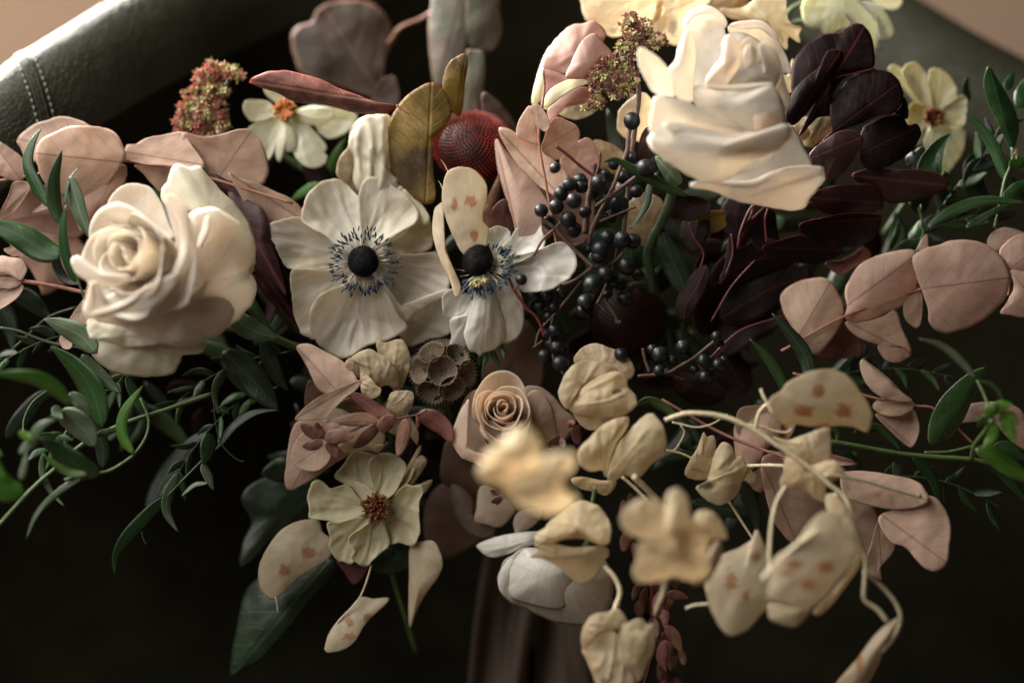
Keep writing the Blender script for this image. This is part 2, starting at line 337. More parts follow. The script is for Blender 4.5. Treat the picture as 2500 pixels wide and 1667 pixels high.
def leaf(name, t, spine, w, z, mat, zt=None, roll=None, fold=0.16, n=18, m=7, prof=(0.55, 0.9), thick=0.0003, label=None, arch=0.0, parent='cur', twist=0.0):
    """a lance-shaped leaf along a spine, base first; w = its full width; zt = depth at the tip"""
    SEED[0] += 1; rs = random.Random(SEED[0]*17 + 3)
    if zt is None: zt = z + rs.uniform(-25, 25)
    if roll is None: roll = rs.uniform(-0.55, 0.55)
    sp = [tp(t, p) for p in spine]; k = len(sp)
    s3 = [(p[0], p[1], z + (zt - z)*i/(k - 1) + arch*math.sin(math.pi*i/(k - 1))) for i, p in enumerate(sp)]
    pts = spline_open(s3, n); wd = w*tsc(t)/2.0; wd = wd/max(0.35, math.cos(roll))
    L = sum(math.dist(a, b) for a, b in zip(pts, pts[1:]))
    V = []; UV = []; VC = []; rnd = rs.random()
    a0, b0 = prof; peak = (a0/(a0+b0))**a0*(b0/(a0+b0))**b0
    for i, p in enumerate(pts):
        u = i/(n - 1); q, r = pts[max(0, i-1)], pts[min(n-1, i+1)]
        tx, ty = r[0] - q[0], r[1] - q[1]; tl = math.hypot(tx, ty) or 1; nx, ny = -ty/tl, tx/tl
        ww = wd*((u**a0)*((1-u)**b0)/peak) + 0.25
        rl = roll + twist*(u - 0.5)
        for j in range(m):
            v = (j/(m - 1))*2 - 1
            o = v*ww; zz = o*math.sin(rl) - fold*abs(v)*ww + ww*0.10*math.sin(u*11 + v*2 + rnd*9)*abs(v)
            V.append(P(p[0] + nx*o*math.cos(rl), p[1] + ny*o*math.cos(rl), p[2] + zz))
            UV.append((u, v*ww/L*1.0)); VC.append((abs(v), 0, rnd))
    Fc = [(i*m + j, i*m + j + 1, (i+1)*m + j + 1, (i+1)*m + j) for i in range(n-1) for j in range(m-1)]
    return mesh_obj(name, V, Fc, mat, parent, UV, VC, thick, label=label)

def tube_geo(p3, r0, r1, sides=8, bump=0.0):
    """p3 = world points; returns verts, faces"""
    V = []; Fc = []; n = len(p3); up = Vector((0.3, 0.9, 0.2))
    for i, p in enumerate(p3):
        d = (p3[min(n-1, i+1)] - p3[max(0, i-1)]).normalized(); a = d.cross(up).normalized(); b = d.cross(a)
        r = r0 + (r1 - r0)*i/max(1, n - 1); r *= 1 + bump*noise.noise(p*900)
        for k in range(sides):
            an = 2*math.pi*k/sides; V.append(p + (a*math.cos(an) + b*math.sin(an))*r)
    for i in range(n-1):
        for k in range(sides): Fc.append((i*sides + k, i*sides + (k+1) % sides, (i+1)*sides + (k+1) % sides, (i+1)*sides + k))
    Fc.append(tuple(range(sides))[::-1]); Fc.append(tuple((n-1)*sides + k for k in range(sides)))
    return V, Fc
def stem(name, t, pts, r, z, mat, zt=None, r1=None, n=None, label=None, parent='cur', nodes=True):
    """a stem through the points; r in tile units; third coordinate of a point, if any, is its own depth"""
    k = len(pts); zt = z if zt is None else zt
    s3 = [(*tp(t, p[:2]), p[2] if len(p) > 2 else z + (zt - z)*i/(k-1)) for i, p in enumerate(pts)]
    n = n or max(8, 6*k); q = [P(*p) for p in spline_open(s3, n)]
    rr = r*tsc(t)*0.00024; V, Fc = tube_geo(q, rr, (r1 if r1 is not None else r)*tsc(t)*0.00024, 8, 0.18 if nodes else 0)
    return mesh_obj(name, V, Fc, mat, parent, label=label)

def basis(axis):
    a = Vector(axis).normalized(); h = Vector((0, 1, 0)) if abs(a.y) < 0.9 else Vector((1, 0, 0))
    u = h.cross(a).normalized(); v = a.cross(u); return u, v, a
def LP(C, v):  # local (right, up, toward) offsets in picture steps
    return P(C[0] + v.x, C[1] - v.y, C[2] + v.z)
# ---------------------------------------------------------------- wall, floor, chair
def wall_mat(name, base, base2):
    m, g, b = newmat(name)
    geo = g.node('ShaderNodeTexCoord').outputs['Object']
    g.put(b.inputs['Base Color'], g.mix(g.noise(geo, 1.2, 3), base, base2)); b.inputs['Roughness'].default_value = 0.8
    bp = g.node('ShaderNodeBump'); bp.inputs['Strength'].default_value = 0.2; g.put(bp.inputs['Height'], g.noise(geo, 60, 4)); g.l.new(bp.outputs[0], b.inputs['Normal'])
wall_mat('wall_paint', (0.68, 0.51, 0.39), (0.63, 0.47, 0.36))
wall_mat('floor_boards', (0.36, 0.25, 0.18), (0.30, 0.20, 0.14))

def setting(name, V, Fc, mat):
    CUR[0] = None; NEED[0] = False
    o = mesh_obj(name, V, Fc, mat, None, smooth=False); o['kind'] = 'structure'; return o
setting('floor', [Vector((-6, -4, 0.0)), Vector((6, -4, 0.0)), Vector((6, 1.95, 0.0)), Vector((-6, 1.95, 0.0))], [(0, 1, 2, 3)], 'floor_boards')
setting('wall', [Vector((-6, 1.95, 0.0)), Vector((6, 1.95, 0.0)), Vector((6, 1.95, 3.0)), Vector((-6, 1.95, 3.0))], [(3, 2, 1, 0)], 'wall_paint')

def leather(name, base, base2, rough):
    m, g, b = newmat(name)
    geo = g.node('ShaderNodeTexCoord').outputs['Object']
    vo = g.node('ShaderNodeTexVoronoi', feature='DISTANCE_TO_EDGE'); 
    mp = g.node('ShaderNodeVectorMath', operation='ADD'); g.put(mp.inputs[0], geo)
    nz = g.node('ShaderNodeTexNoise'); nz.inputs['Scale'].default_value = 60; g.put(nz.inputs['Vector'], geo)
    sc = g.node('ShaderNodeVectorMath', operation='SCALE'); g.l.new(nz.outputs['Color'], sc.inputs[0]); sc.inputs['Scale'].default_value = 0.012
    g.l.new(sc.outputs[0], mp.inputs[1]); g.put(vo.inputs['Vector'], mp.outputs[0]); vo.inputs['Scale'].default_value = 270
    big = g.noise(geo, 26, 5, 0.6, 1.5)
    h = g.math('ADD', g.math('MULTIPLY', g.ramp(vo.outputs[0], 0, 0.12), 0.5), g.math('MULTIPLY', big, 1.2))
    g.put(b.inputs['Base Color'], g.mix(g.ramp(g.noise(geo, 18, 4), 0.35, 0.65), base, base2))
    g.put(b.inputs['Roughness'], g.ramp(big, 0.3, 0.7, rough, rough + 0.12))
    b.inputs['Specular IOR Level'].default_value = 0.19
    bp = g.node('ShaderNodeBump'); bp.inputs['Strength'].default_value = 0.5; bp.inputs['Distance'].default_value = 0.0014
    g.put(bp.inputs['Height'], h); g.l.new(bp.outputs[0], b.inputs['Normal'])
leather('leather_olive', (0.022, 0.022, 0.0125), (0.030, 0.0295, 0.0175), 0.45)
plain_mat('leather_shaded', (0.012, 0.0108, 0.0062), 0.85, (0.017, 0.015, 0.009), bump=0.3, spec=0.04, nscale=25)  # chair leather made dark and matte, shade inside the chair painted in
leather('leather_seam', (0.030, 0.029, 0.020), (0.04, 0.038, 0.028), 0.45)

T('tub_chair', 'olive green leather tub chair with a rounded stitched rim, behind and under the flowers', 'chair')
RIM = [(-420, 640, -60), (-200, 360, -90), (0, 172, -130), (160, 72, -200), (340, -28, -330), (620, -140, -600), (950, -215, -800), (1300, -240, -860), (1700, -190, -800),
       (1980, -60, -650), (2190, 62, -520), (2400, 178, -420), (2600, 330, -330), (2850, 600, -250)]
rimw = spline_open([tuple(P(*[q[0]*1.063, q[1]*1.063, q[2]])) for q in RIM], 140)
rimw = [Vector(q) for q in rimw]
CC = CS(0, 0, -0.72); CC.z = 0
def rim_frame(i):
    p = rimw[i]; t = (rimw[min(len(rimw)-1, i+1)] - rimw[max(0, i-1)]).normalized()
    o = Vector((t.y, -t.x, 0)).normalized()
    if o.dot(Vector((p.x - CC.x, p.y - CC.y, 0))) < 0: o = -o
    return p, t, o
PROF = [(-0.20, -0.50), (-0.10, -0.42), (-0.045, -0.30), (-0.020, -0.18), (-0.010, -0.10), (-0.006, -0.062), (-0.0015, -0.040), (0.006, -0.022), (0.017, -0.007), (0.030, 0.0), (0.043, -0.005), (0.053, -0.018), (0.058, -0.040), (0.060, -0.10), (0.058, -0.30), (0.050, -0.60)]
PRF = spline_open([(*p,) for p in PROF], 64)
V = []; Fc = []
npf = len(PRF)
for i in range(len(rimw)):
    p, t, o = rim_frame(i)
    for (a, h) in PRF: V.append(p + o*(a - 0.022) + Vector((0, 0, h)))
for i in range(len(rimw)-1):
    for j in range(npf-1): Fc.append((i*npf+j, (i+1)*npf+j, (i+1)*npf+j+1, i*npf+j+1))
JS = next(j for j in range(npf) if PRF[j][1] > -0.062)
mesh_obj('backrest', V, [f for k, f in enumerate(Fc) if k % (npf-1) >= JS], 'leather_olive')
mesh_obj('inner_back', V, [f for k, f in enumerate(Fc) if k % (npf-1) < JS], 'leather_shaded')  # inner faces of the same leather, their shade is in the colour
# seam across the rim at the upper left, a raised double band with stitches; a stitch line along the rim
def prof_line(i, off, lift, j0=24, j1=56):
    p, t, o = rim_frame(i); out = []
    for j in range(j0, j1):
        a, h = PRF[j]; a2, h2 = PRF[j+1]; nrm = (o*(-(h2-h)) + Vector((0, 0, 1))*(a2-a))
        nrm = nrm.normalized() if nrm.length else Vector((0,0,1))
        out.append(p + o*(a-0.022) + Vector((0,0,h)) + t*off + nrm*lift)
    return out
iseam = min(range(len(rimw)), key=lambda i: (rimw[i] - P(60, 128, -150)).length)
for off in (-0.0022, 0.0022):
    V, Fc = tube_geo(prof_line(iseam, off, 0.0), 0.0013, 0.0013, 8, 0.1); mesh_obj('piping', V, Fc, 'leather_seam')
V, Fc = tube_geo(prof_line(iseam, 0, -0.0008), 0.0020, 0.0020, 8, 0.1); mesh_obj('seam_band', V, Fc, 'leather_seam')
def stitch_mesh(path, step, name='stitching'):
    VV = []; FF = []
    L = resample([tuple(q) for q in path], max(4, int(sum((a-b).length for a, b in zip(path, path[1:]))/step)))
    L = [Vector(q) for q in L]
    for a, b in zip(L, L[1:]):
        v, f = tube_geo([a.lerp(b, 0.12), a.lerp(b, 0.45) , a.lerp(b, 0.78)], 0.0005, 0.0005, 6)
        k = len(VV); VV += v; FF += [tuple(x + k for x in q) for q in f]
    o = mesh_obj(name, VV, FF, 'thread'); o['kind'] = 'stuff'
for off in (-0.0055, 0.0055): stitch_mesh(prof_line(iseam, off, 0.0006), 0.0042)
def along(j, lift):
    out = []
    for i in range(4, len(rimw)-4):
        p, t, o = rim_frame(i); a, h = PRF[j]; a2, h2 = PRF[j+1]; nrm = (o*(-(h2-h)) + Vector((0,0,1))*(a2-a)).normalized()
        out.append(p + o*(a-0.022) + Vector((0,0,h)) + nrm*lift)
    return out
V, Fc = tube_geo(along(41, 0.0002), 0.0016, 0.0016, 8); mesh_obj('piping', V, Fc, 'leather_seam')
stitch_mesh(along(38, 0.0006), 0.0042)
# seat cushion
V = []; Fc = []; n = 64; rings = [(0.0, 0.0), (0.5, 0.004), (0.85, 0.0), (0.96, -0.012), (1.0, -0.035), (0.98, -0.12)]
sc = Vector((CC.x, CC.y + 0.0, P(1250, 800, -300).z - 0.36))
for (r, h) in rings:
    for k in range(n):
        an = 2*math.pi*k/n; V.append(sc + Vector((math.cos(an)*0.46*r, math.sin(an)*0.44*r, h)))
for j in range(len(rings)-1):
    for k in range(n): Fc.append((j*n+k, j*n+(k+1) % n, (j+1)*n+(k+1) % n, (j+1)*n+k))
mesh_obj('seat', V, Fc, 'leather_shaded')  # seat takes the darkened leather, its shade is in the colour
# ---------------------------------------------------------------- flower builders
def rose_petals(C, axis, R, n, mat, s0=0.0, s1=1.0, phase=0.0, H0=0.62, H1=0.30, base_h=-0.85, seed=1, roll=0.35, name='petal', closed=0.0, wide=(2.0, 0.95), tw=1.0):
    u, v, a = basis(axis); rs = random.Random(seed)
    NA, NT = 28, 18; kx = 0.0
    for k in range(n):
        s = s0 + (s1 - s0)*k/max(1, n-1)
        phi = phase + k*2.3998 + rs.uniform(-0.25, 0.25)
        rd = R*(0.045 + 0.955*s**0.85)*(1 + rs.uniform(-0.06, 0.06)); Hh = R*(H0 + (H1 - H0)*s**1.4) + rs.uniform(-0.03, 0.03)*R
        hw = wide[0] + (wide[1] - wide[0])*min(1, s*1.5); ro = roll*s*(1 + rs.uniform(-0.3, 0.4)); off = rs.uniform(0, 50)
        ox = u*rs.uniform(-1, 1)*0.10*rd + v*rs.uniform(-1, 1)*0.10*rd; p3 = rs.uniform(0, 6.28); e3 = rs.uniform(0.03, 0.09)
        V = []; UV = []; VC = []
        for i in range(NT + 1):
            t = i/NT
            for j in range(NA + 1):
                aa = j/NA*2 - 1
                top = 1 - (0.16 + 0.20*s)*abs(aa)**2.4 + 0.035*noise.noise(Vector((aa*2.5 + off, off, 0)))
                tt = t*top
                prof = (tt**0.5)*(1 - 0.10*tt) if s > 0.25 else tt**0.35
                r = rd*prof*(1 + tw*0.10*aa*(1 - 0.5*s)) + 0.02*R
                h = base_h*R + (Hh - base_h*R)*tt
                q = max(0, (tt/top - 0.72)/0.28)*(1 - 0.35*abs(aa))
                r += ro*rd*0.42*q**2.2; h -= ro*R*0.20*q**2.5
                if s < 0.3: r *= 1 - 0.25*tt*(1 - s/0.3)
                r += R*(0.05 + 0.05*s)*noise.noise(Vector((aa*1.5 + off, tt*1.6, off)))*(0.25 + s) + R*0.012*noise.noise(Vector((aa*6 + off, tt*5, off)))*q
                an = phi + aa*hw
                r *= 1 + e3*tt*math.cos(3*an + p3) + 0.6*e3*tt*math.cos(2*an + p3*2)
                V.append(LP(C, (u*math.cos(an) + v*math.sin(an))*r + ox*tt + a*h))
                UV.append((tt, aa*0.5)); VC.append((max(t, abs(aa)**3*t), 0, (k*0.37) % 1))
        Fc = [(i*(NA+1)+j, i*(NA+1)+j+1, (i+1)*(NA+1)+j+1, (i+1)*(NA+1)+j) for i in range(NT) for j in range(NA)]
        mesh_obj(name, V, Fc, mat, uvs=UV, vc=VC, thick=0.0003)

def merged(parts):
    VV = []; FF = []
    for v, f in parts:
        k = len(VV); VV += v; FF += [tuple(x + k for x in q) for q in f]
    return VV, FF
def ellipsoid(c, ax, ra, rb, rc=None, nu=8, nv=6, lump=0.0):
    """world-space ellipsoid: centre c, long axis ax (radius ra), other radii rb, rc"""
    a = Vector(ax).normalized(); h = Vector((0, 0, 1)) if abs(a.z) < 0.9 else Vector((1, 0, 0)); u = h.cross(a).normalized(); v = a.cross(u)
    rc = rb if rc is None else rc
    V = [c + a*ra]; Fc = []
    for i in range(1, nv):
        th = math.pi*i/nv
        for k in range(nu):
            an = 2*math.pi*k/nu; d = a*(math.cos(th)*ra) + (u*math.cos(an)*rb + v*math.sin(an)*rc)*math.sin(th)
            if lump: d *= 1 + lump*noise.noise((c + d)*700)
            V.append(c + d)
    V.append(c - a*ra); L = len(V) - 1
    for k in range(nu):
        Fc.append((0, 1+k, 1+(k+1) % nu)); Fc.append((L, L-nu+(k+1) % nu, L-nu+k))
    for i in range(nv-2):
        for k in range(nu): p = 1+i*nu; Fc.append((p+k, p+nu+k, p+nu+(k+1) % nu, p+(k+1) % nu))
    return V, Fc
PX = 0.00024
def eye(t, c, r, axis, z, squash=0.72, mat='anemone_eye', name='centre_dome', lump=0.06, hair=True, ry=None):
    x, y = tp(t, c); u, v, a = basis(axis); R = r*tsc(t); RY = (ry or r)*tsc(t)
    V = []; Fc = []; nu, nv = 40, 16; rs = random.Random(3)
    for i in range(nv + 1):
        th = (math.pi*0.62)*i/nv
        for k in range(nu):
            an = 2*math.pi*k/nu
            d = (u*math.cos(an)*R + v*math.sin(an)*RY)*math.sin(th) + a*(math.cos(th)*R*squash)
            d *= 1 + lump*noise.noise(Vector((d.x/R*1.3, d.y/R*1.3, d.z/R*1.3 + 5))) + 0.02*noise.noise(Vector((d.x/R*14, d.y/R*14, d.z/R*14)))
            V.append(LP((x, y, z), d))
    for i in range(nv):
        for k in range(nu): Fc.append((i*nu+k, (i+1)*nu+k, (i+1)*nu+(k+1) % nu, i*nu+(k+1) % nu))
    parts = [(V, Fc)]
    if hair:
        for _ in range(900):
            th = math.acos(1 - rs.random()*0.95); an = rs.uniform(0, 6.283)
            d = (u*math.cos(an)*R + v*math.sin(an)*RY)*math.sin(th) + a*(math.cos(th)*R*squash)
            d *= 1 + lump*noise.noise(Vector((d.x/R*1.3, d.y/R*1.3, d.z/R*1.3 + 5)))
            tg = (u*(-math.sin(an)) + v*math.cos(an))*0.09*R + a*0.03*R
            n_ = d.normalized()*R
            p0 = LP((x, y, z), d); p1 = LP((x, y, z), d + n_*0.05 + tg*0.6); p2 = LP((x, y, z), d + n_*0.03 + tg*1.5)
            parts.append(tube_geo([p0, p1, p2], 0.00011, 0.00003, 3))
    VV, FF = merged(parts); return mesh_obj(name, VV, FF, mat)
def stamens(t, c, r0, r1, axis, z, n=120, fil='filament_pale', ant='anther_navy', lift=0.35, ant_len=7.0, ant_w=3.0, seed=5, arc=None, spread=0.35, off=0.0):
    """a ring of thin filaments with an anther at each end, about the flower's axis"""
    x, y = tp(t, c); u, v, a = basis(axis); rs = random.Random(seed); A = []; B = []
    s = tsc(t)
    for k in range(n):
        an = 2*math.pi*k/n + rs.uniform(-0.13, 0.13) + 0.06*math.sin(k*0.9)
        if arc: an = arc[0] + (arc[1] - arc[0])*rs.random()
        d = u*math.cos(an) + v*math.sin(an)
        rr = (r1*rs.uniform(0.9, 1.10) - (r1 - r0)*spread*rs.random()**0.8*1.7)*s; l = lift*rs.uniform(0.4, 1.3)*(r1 - r0)*s
        p0 = d*(r0*0.75*s) + a*off; p1 = d*(r0*s*0.55 + rr*0.45) + a*(off + l*0.75 + rs.uniform(-4, 4)); p2 = d*rr + a*(off + l + rs.uniform(-6, 6)) + (u*rs.uniform(-1, 1) + v*rs.uniform(-1, 1))*3
        q = [LP((x, y, z), p) for p in (p0, p1, p2)]
        A.append(tube_geo(q, 0.00016, 0.00011, 4))
        dr = (q[2] - q[1]).normalized() + Vector((rs.uniform(-.3, .3), rs.uniform(-.3, .3), rs.uniform(-.3, .3)))
        B.append(ellipsoid(q[2] + dr.normalized()*ant_len*PX*0.3, dr, ant_len*PX, ant_w*PX, ant_w*PX*0.7, 6, 4))
    V, Fc = merged(A); mesh_obj('filaments', V, Fc, fil, stuff=True)
    V, Fc = merged(B); mesh_obj('anthers', V, Fc, ant, stuff=True)
def berry(t, c, r, z, axis=(0, 0, 1)):
    x, y = tp(t, c); rs = random.Random(int(x*7 + y)); R = r*tsc(t)*PX*rs.uniform(0.84, 0.99)
    ax = CM.to_3x3() @ Vector((rs.uniform(-.7, .7), rs.uniform(-.7, .7), rs.uniform(0.1, 1)))
    c0 = P(x, y, z); V, Fc = ellipsoid(c0, ax, R*rs.uniform(0.98, 1.1), R*rs.uniform(0.93, 1.03), R*rs.uniform(0.93, 1.03), 18, 12, rs.uniform(0.02, 0.07))
    a = ax.normalized()
    # the withered flower scar at the tip
    p2 = ellipsoid(c0 + a*R*0.99, a, R*0.06, R*0.20, R*0.20, 8, 4, 0.4)
    VV, FF = merged([(V, Fc), p2]); return mesh_obj('berry', VV, FF, 'berry_black')
def cup_flower_head(t, c, r, z, axis, n=5, name='floret', mat='floret_pink'):
    pass
def floret_cluster(t, spots, z, mats, seed=1, dens=1.0, size=9.0):
    """many tiny five-rayed florets on short stalks; nobody could count them"""
    rs = random.Random(seed); G_ = {m: [] for m in mats}
    for (cx, cy, r, *zz) in spots:
        x0, y0 = tp(t, (cx, cy)); R = r*tsc(t); dz = zz[0] if zz else 0
        for _ in range(int(dens*R*R/ (size*size)*4.2)):
            d = Vector((rs.gauss(0, 1), rs.gauss(0, 1), rs.gauss(0, 1))).normalized()*rs.uniform(0.55, 1.05)
            cpos = (x0 + d.x*R, y0 - d.y*R, z + dz + d.z*R*0.8)
            m = mats[min(len(mats)-1, int(rs.random()**1.3*len(mats)))]
            ux, vx, ax = basis((d.x + rs.uniform(-.4, .4), d.y + rs.uniform(-.4, .4), d.z + 0.2)); sz = size*rs.uniform(0.5, 1.2)
            k5 = rs.choice((3, 4, 5)); ph = rs.uniform(0, 6)
            V = [LP(cpos, ax*(-sz*0.5))]; Fc = []
            for k in range(k5):
                an = ph + 6.283*k/k5
                b = len(V); dd = ux*math.cos(an) + vx*math.sin(an); ee = ux*math.cos(an+1.57) + vx*math.sin(an+1.57)
                V += [LP(cpos, dd*sz*0.55 + ee*sz*0.32 + ax*sz*0.15), LP(cpos, dd*sz*1.1 + ax*sz*0.55), LP(cpos, dd*sz*0.55 - ee*sz*0.32 + ax*sz*0.15)]
                Fc += [(0, b, b+1, b+2)]
            G_[m].append((V, Fc))
            G_[m].append(ellipsoid(LP(cpos, ax*sz*0.2), (0, 0, 1), sz*0.33*PX, sz*0.33*PX, None, 5, 4))
    for m in mats:
        if G_[m]:
            V, Fc = merged(G_[m]); mesh_obj('florets', V, Fc, m, stuff=True, smooth=False)
def pincone(t, c, r, axis, z, ry=None, n=420, mat='cone_red', core='cone_core', tk=0.023, L=0.09, sq=0.8):
    x, y = tp(t, c); u, v, a = basis(axis); R = r*tsc(t)
    V = []; Fc = []; nu, nv = 40, 18
    for i in range(nv+1):
        th = math.pi*0.8*i/nv
        for k in range(nu):
            an = 2*math.pi*k/nu; V.append(LP((x, y, z), (u*math.cos(an) + v*math.sin(an))*R*0.93*math.sin(th) + a*(math.cos(th)*R*sq*0.93)))
    for i in range(nv):
        for k in range(nu): Fc.append((i*nu+k, (i+1)*nu+k, (i+1)*nu+(k+1) % nu, i*nu+(k+1) % nu))
    mesh_obj('cone_body', V, Fc, core)
    parts = []
    for k in range(n):
        th = math.acos(1 - (k + 0.5)/n*1.35); an = k*2.39996
        d = (u*math.cos(an) + v*math.sin(an))*math.sin(th) + a*(math.cos(th)*sq)
        p = [LP((x, y, z), d*R*0.9), LP((x, y, z), d*R*(1.0 + L*0.3)), LP((x, y, z), d*R*(1 + L*0.8) + a*R*L*0.9)]
        parts.append(tube_geo(p, R*tk*PX, R*0.004*PX, 5))
    VV, FF = merged(parts); o = mesh_obj('bracts', VV, FF, mat); o['kind'] = 'stuff'
# ---------------------------------------------------------------- roses
T('rose', 'large ivory rose at the far left, its spiral heart turned to the left', 'rose')
LR = (*tp('F', (392, 610)), 95)
AX = (-0.62, 0.16, 0.80)
blob('petal', 'a', [(1500, 1620), (1380, 1470), (1130, 1400), (1100, 1315), (1150, 1215), (1195, 1120), (1300, 1143), (1365, 1137), (1400, 1180), (1500, 1290), (1620, 1410), (1690, 1510), (1735, 1620), (1745, 1760), (1720, 1860), (1600, 1850)], 60, 'rose_outer', gx=-0.15, gy=-0.2, cup=0.28, fold=0.3)
blob('petal', 'e', [(1330, 620), (1250, 420), (1200, 250), (1300, 60), (1480, 20), (1620, 110), (1700, 200), (1745, 300), (1740, 400), (1705, 450), (1745, 520), (1740, 620), (1690, 720), (1620, 800), (1520, 850), (1400, 930), (1230, 960), (1120, 900), (1150, 740)], 100, 'rose_cream', gx=-0.38, gy=0.12, cup=0.38, wav=0.05)
blob('petal', 'e', [(1050, 560), (900, 560), (700, 640), (640, 780), (780, 820), (960, 880), (1100, 950), (1260, 965), (1400, 930), (1530, 860), (1600, 720), (1480, 600), (1250, 520)], 120, 'rose_cream', gx=-0.15, gy=0.35, cup=0.40, wav=0.04)
blob('petal', 'e', [(1000, 800), (820, 790), (640, 780), (600, 800), (605, 860), (650, 930), (620, 985), (650, 1060), (760, 1130), (850, 1160), (1000, 1175), (1170, 1160), (1235, 1070), (1240, 1030), (1380, 1010), (1405, 930), (1250, 900)], 40, 'rose_outer', gx=0.1, gy=0.3, cup=0.32, wav=0.10, ruf=0.03)
blob('petal', 'e', [(1000, 860), (800, 800), (620, 780), (596, 830), (620, 910), (720, 930), (880, 970), (1040, 960), (1120, 930)], 85, 'rose_outer', gx=0.1, gy=-0.2, cup=0.2, wav=0.12, ruf=0.05)
LR = (*tp('F', (330, 600)), 110)
rose_petals(LR, AX, 142, 13, 'rose_cream', s0=0.07, s1=1.0, H0=0.75, H1=0.62, seed=4, roll=0.34, phase=0.6, wide=(2.0, 1.3), tw=2.0)
blob('petal', 'e', [(1250, 700), (1010, 760), (975, 740), (1000, 690), (1100, 620), (1200, 520), (1240, 400), (1235, 260), (1210, 140), (1150, 20), (1120, -60), (1230, -40), (1290, 120), (1330, 300), (1340, 450), (1310, 600)], 205, 'rose_cream', gx=0.55, gy=0.05, cup=-0.1, wav=0.02, c=(1245, 400))
blob('petal', 'e', [(1000, 720), (800, 745), (600, 765), (590, 700), (625, 540), (660, 530), (680, 640), (740, 690), (850, 680), (960, 620), (1080, 550), (1190, 470), (1200, 540), (1120, 640)], 215, 'rose_cream', gx=0.1, gy=0.25, cup=0.05, c=(760, 690), wav=0.02)
blob('petal', 'e', [(700, 560), (560, 500), (500, 440), (490, 380), (540, 350), (640, 420), (760, 480), (880, 480), (860, 540)], 190, 'rose_cream', gx=0.3, gy=0.1, cup=0.3, wav=0.03)
blob('petal', 'a', [(1000, 1620), (800, 1560), (735, 1480), (740, 1390), (780, 1310), (860, 1262), (940, 1255), (1030, 1290), (1100, 1390), (1150, 1520), (1180, 1640)], 95, 'rose_cream', gx=0.05, gy=-0.2, cup=-0.3, wav=0.03)
def lip(t, pts, w, z, zt=None, mat='rose_cream', fold=0.75): return leaf('petal_lip', t, pts, w, z, mat, zt=zt, roll=0.0, fold=fold, n=26, m=11, prof=(0.35, 0.4), thick=0.0002)
lip('n', [(690, 270), (800, 330), (850, 480), (862, 640), (800, 800), (690, 960), (570, 1085)], 92, 232, 225)
lip('n', [(1010, 410), (1000, 520), (940, 640)], 80, 175, 190)
lip('n', [(215, 850), (200, 960), (185, 1080), (330, 1060), (480, 990), (600, 890)], 66, 225, 235)
# green sepals and stem to the right of the bloom
leaf('sepal', 'e', [(1660, 560), (1730, 700), (1800, 800), (1890, 905)], 80, 10, 'leaf_green', 0)
leaf('sepal', 'e', [(1560, 740), (1680, 830), (1790, 880), (1905, 910)], 150, 30, 'leaf_silver', 0, roll=0.2)
stem('stem', 'e', [(1500, 760), (1800, 880), (1990, 960), (2150, 1010), (2500, 1180)], 28, -20, 'stem_green', -140)

T('rose', 'large ivory rose at the upper right beside the dark maroon leaves', 'rose')
RR = (*tp('F', (1690, 240)), 90)
def RM(pts, z, **k): return blob('petal', 'm', pts, z, k.pop('mat', 'rose_cream'), **k)
def lip(t, pts, w, z, zt=None, mat='rose_cream', fold=0.75): return leaf('petal_lip', t, pts, w, z, mat, zt=zt, roll=0.0, fold=fold, n=26, m=11, prof=(0.35, 0.4), thick=0.0002)
RM([(900, 1290), (640, 1290), (850, 1190), (1050, 1070), (1190, 890), (1280, 1040), (1350, 1180), (1200, 1215)], 82, gx=0.0, gy=-0.5, cup=-0.1)
RM([(900, 1280), (620, 1285), (500, 1290), (488, 1325), (620, 1350), (800, 1420), (1000, 1462), (1250, 1492), (1330, 1400), (1420, 1300), (1432, 1200), (1350, 1175), (1200, 1180), (1050, 1225)], 112, gy=0.5, cup=0.22, wav=0.06)
RM([(700, 560), (480, 640), (375, 430), (430, 240), (442, 185), (540, 95), (620, 88), (700, 150), (735, 260), (760, 420)], 70, gx=0.1, gy=-0.2, cup=-0.3, wav=0.05)
RM([(1000, 640), (860, 420), (780, 280), (752, 190), (860, 172), (980, 170), (1060, 225), (1110, 290), (1170, 420), (1200, 522), (1140, 528), (1190, 700), (1180, 780), (1110, 760)], 62, gx=-0.2, gy=-0.1, cup=-0.3, wav=0.06, ruf=0.03)
RM([(860, 680), (620, 640), (590, 540), (690, 430), (705, 300), (760, 238), (860, 235), (950, 275), (1020, 340), (1080, 470), (1100, 580), (1020, 640)], 92, mat='rose_cream', cup=0.5, wav=0.06)
RM([(860, 620), (940, 560), (1000, 430), (960, 330), (1010, 300), (1090, 380), (1130, 500), (1110, 620), (1000, 680)], 118, cup=0.3, gx=-0.3)
RM([(700, 640), (590, 600), (640, 480), (705, 400), (712, 290), (760, 250), (820, 300), (845, 400), (800, 520)], 132, cup=0.4, gx=0.2)
RM([(860, 500), (820, 420), (830, 320), (890, 270), (960, 300), (985, 390), (940, 480)], 128, cup=-0.35)
RM([(880, 470), (850, 400), (870, 340), (915, 320), (945, 370), (930, 440)], 138, cup=0.35)
RM([(500, 720), (380, 690), (325, 600), (320, 500), (375, 420), (440, 230), (490, 225), (515, 400), (500, 560)], 122, cup=0.3, gx=-0.4)
RM([(930, 930), (700, 860), (540, 760), (480, 660), (500, 610), (600, 605), (700, 622), (900, 612), (1050, 598), (1095, 650), (1150, 780), (1130, 880), (1030, 930)], 140, cup=0.48, gy=0.15, wav=0.03)
RM([(960, 940), (930, 860), (960, 740), (1020, 640), (1090, 640), (1150, 770), (1130, 880), (1050, 930)], 165, mat='rose_peach', cup=0.3, gx=-0.3)
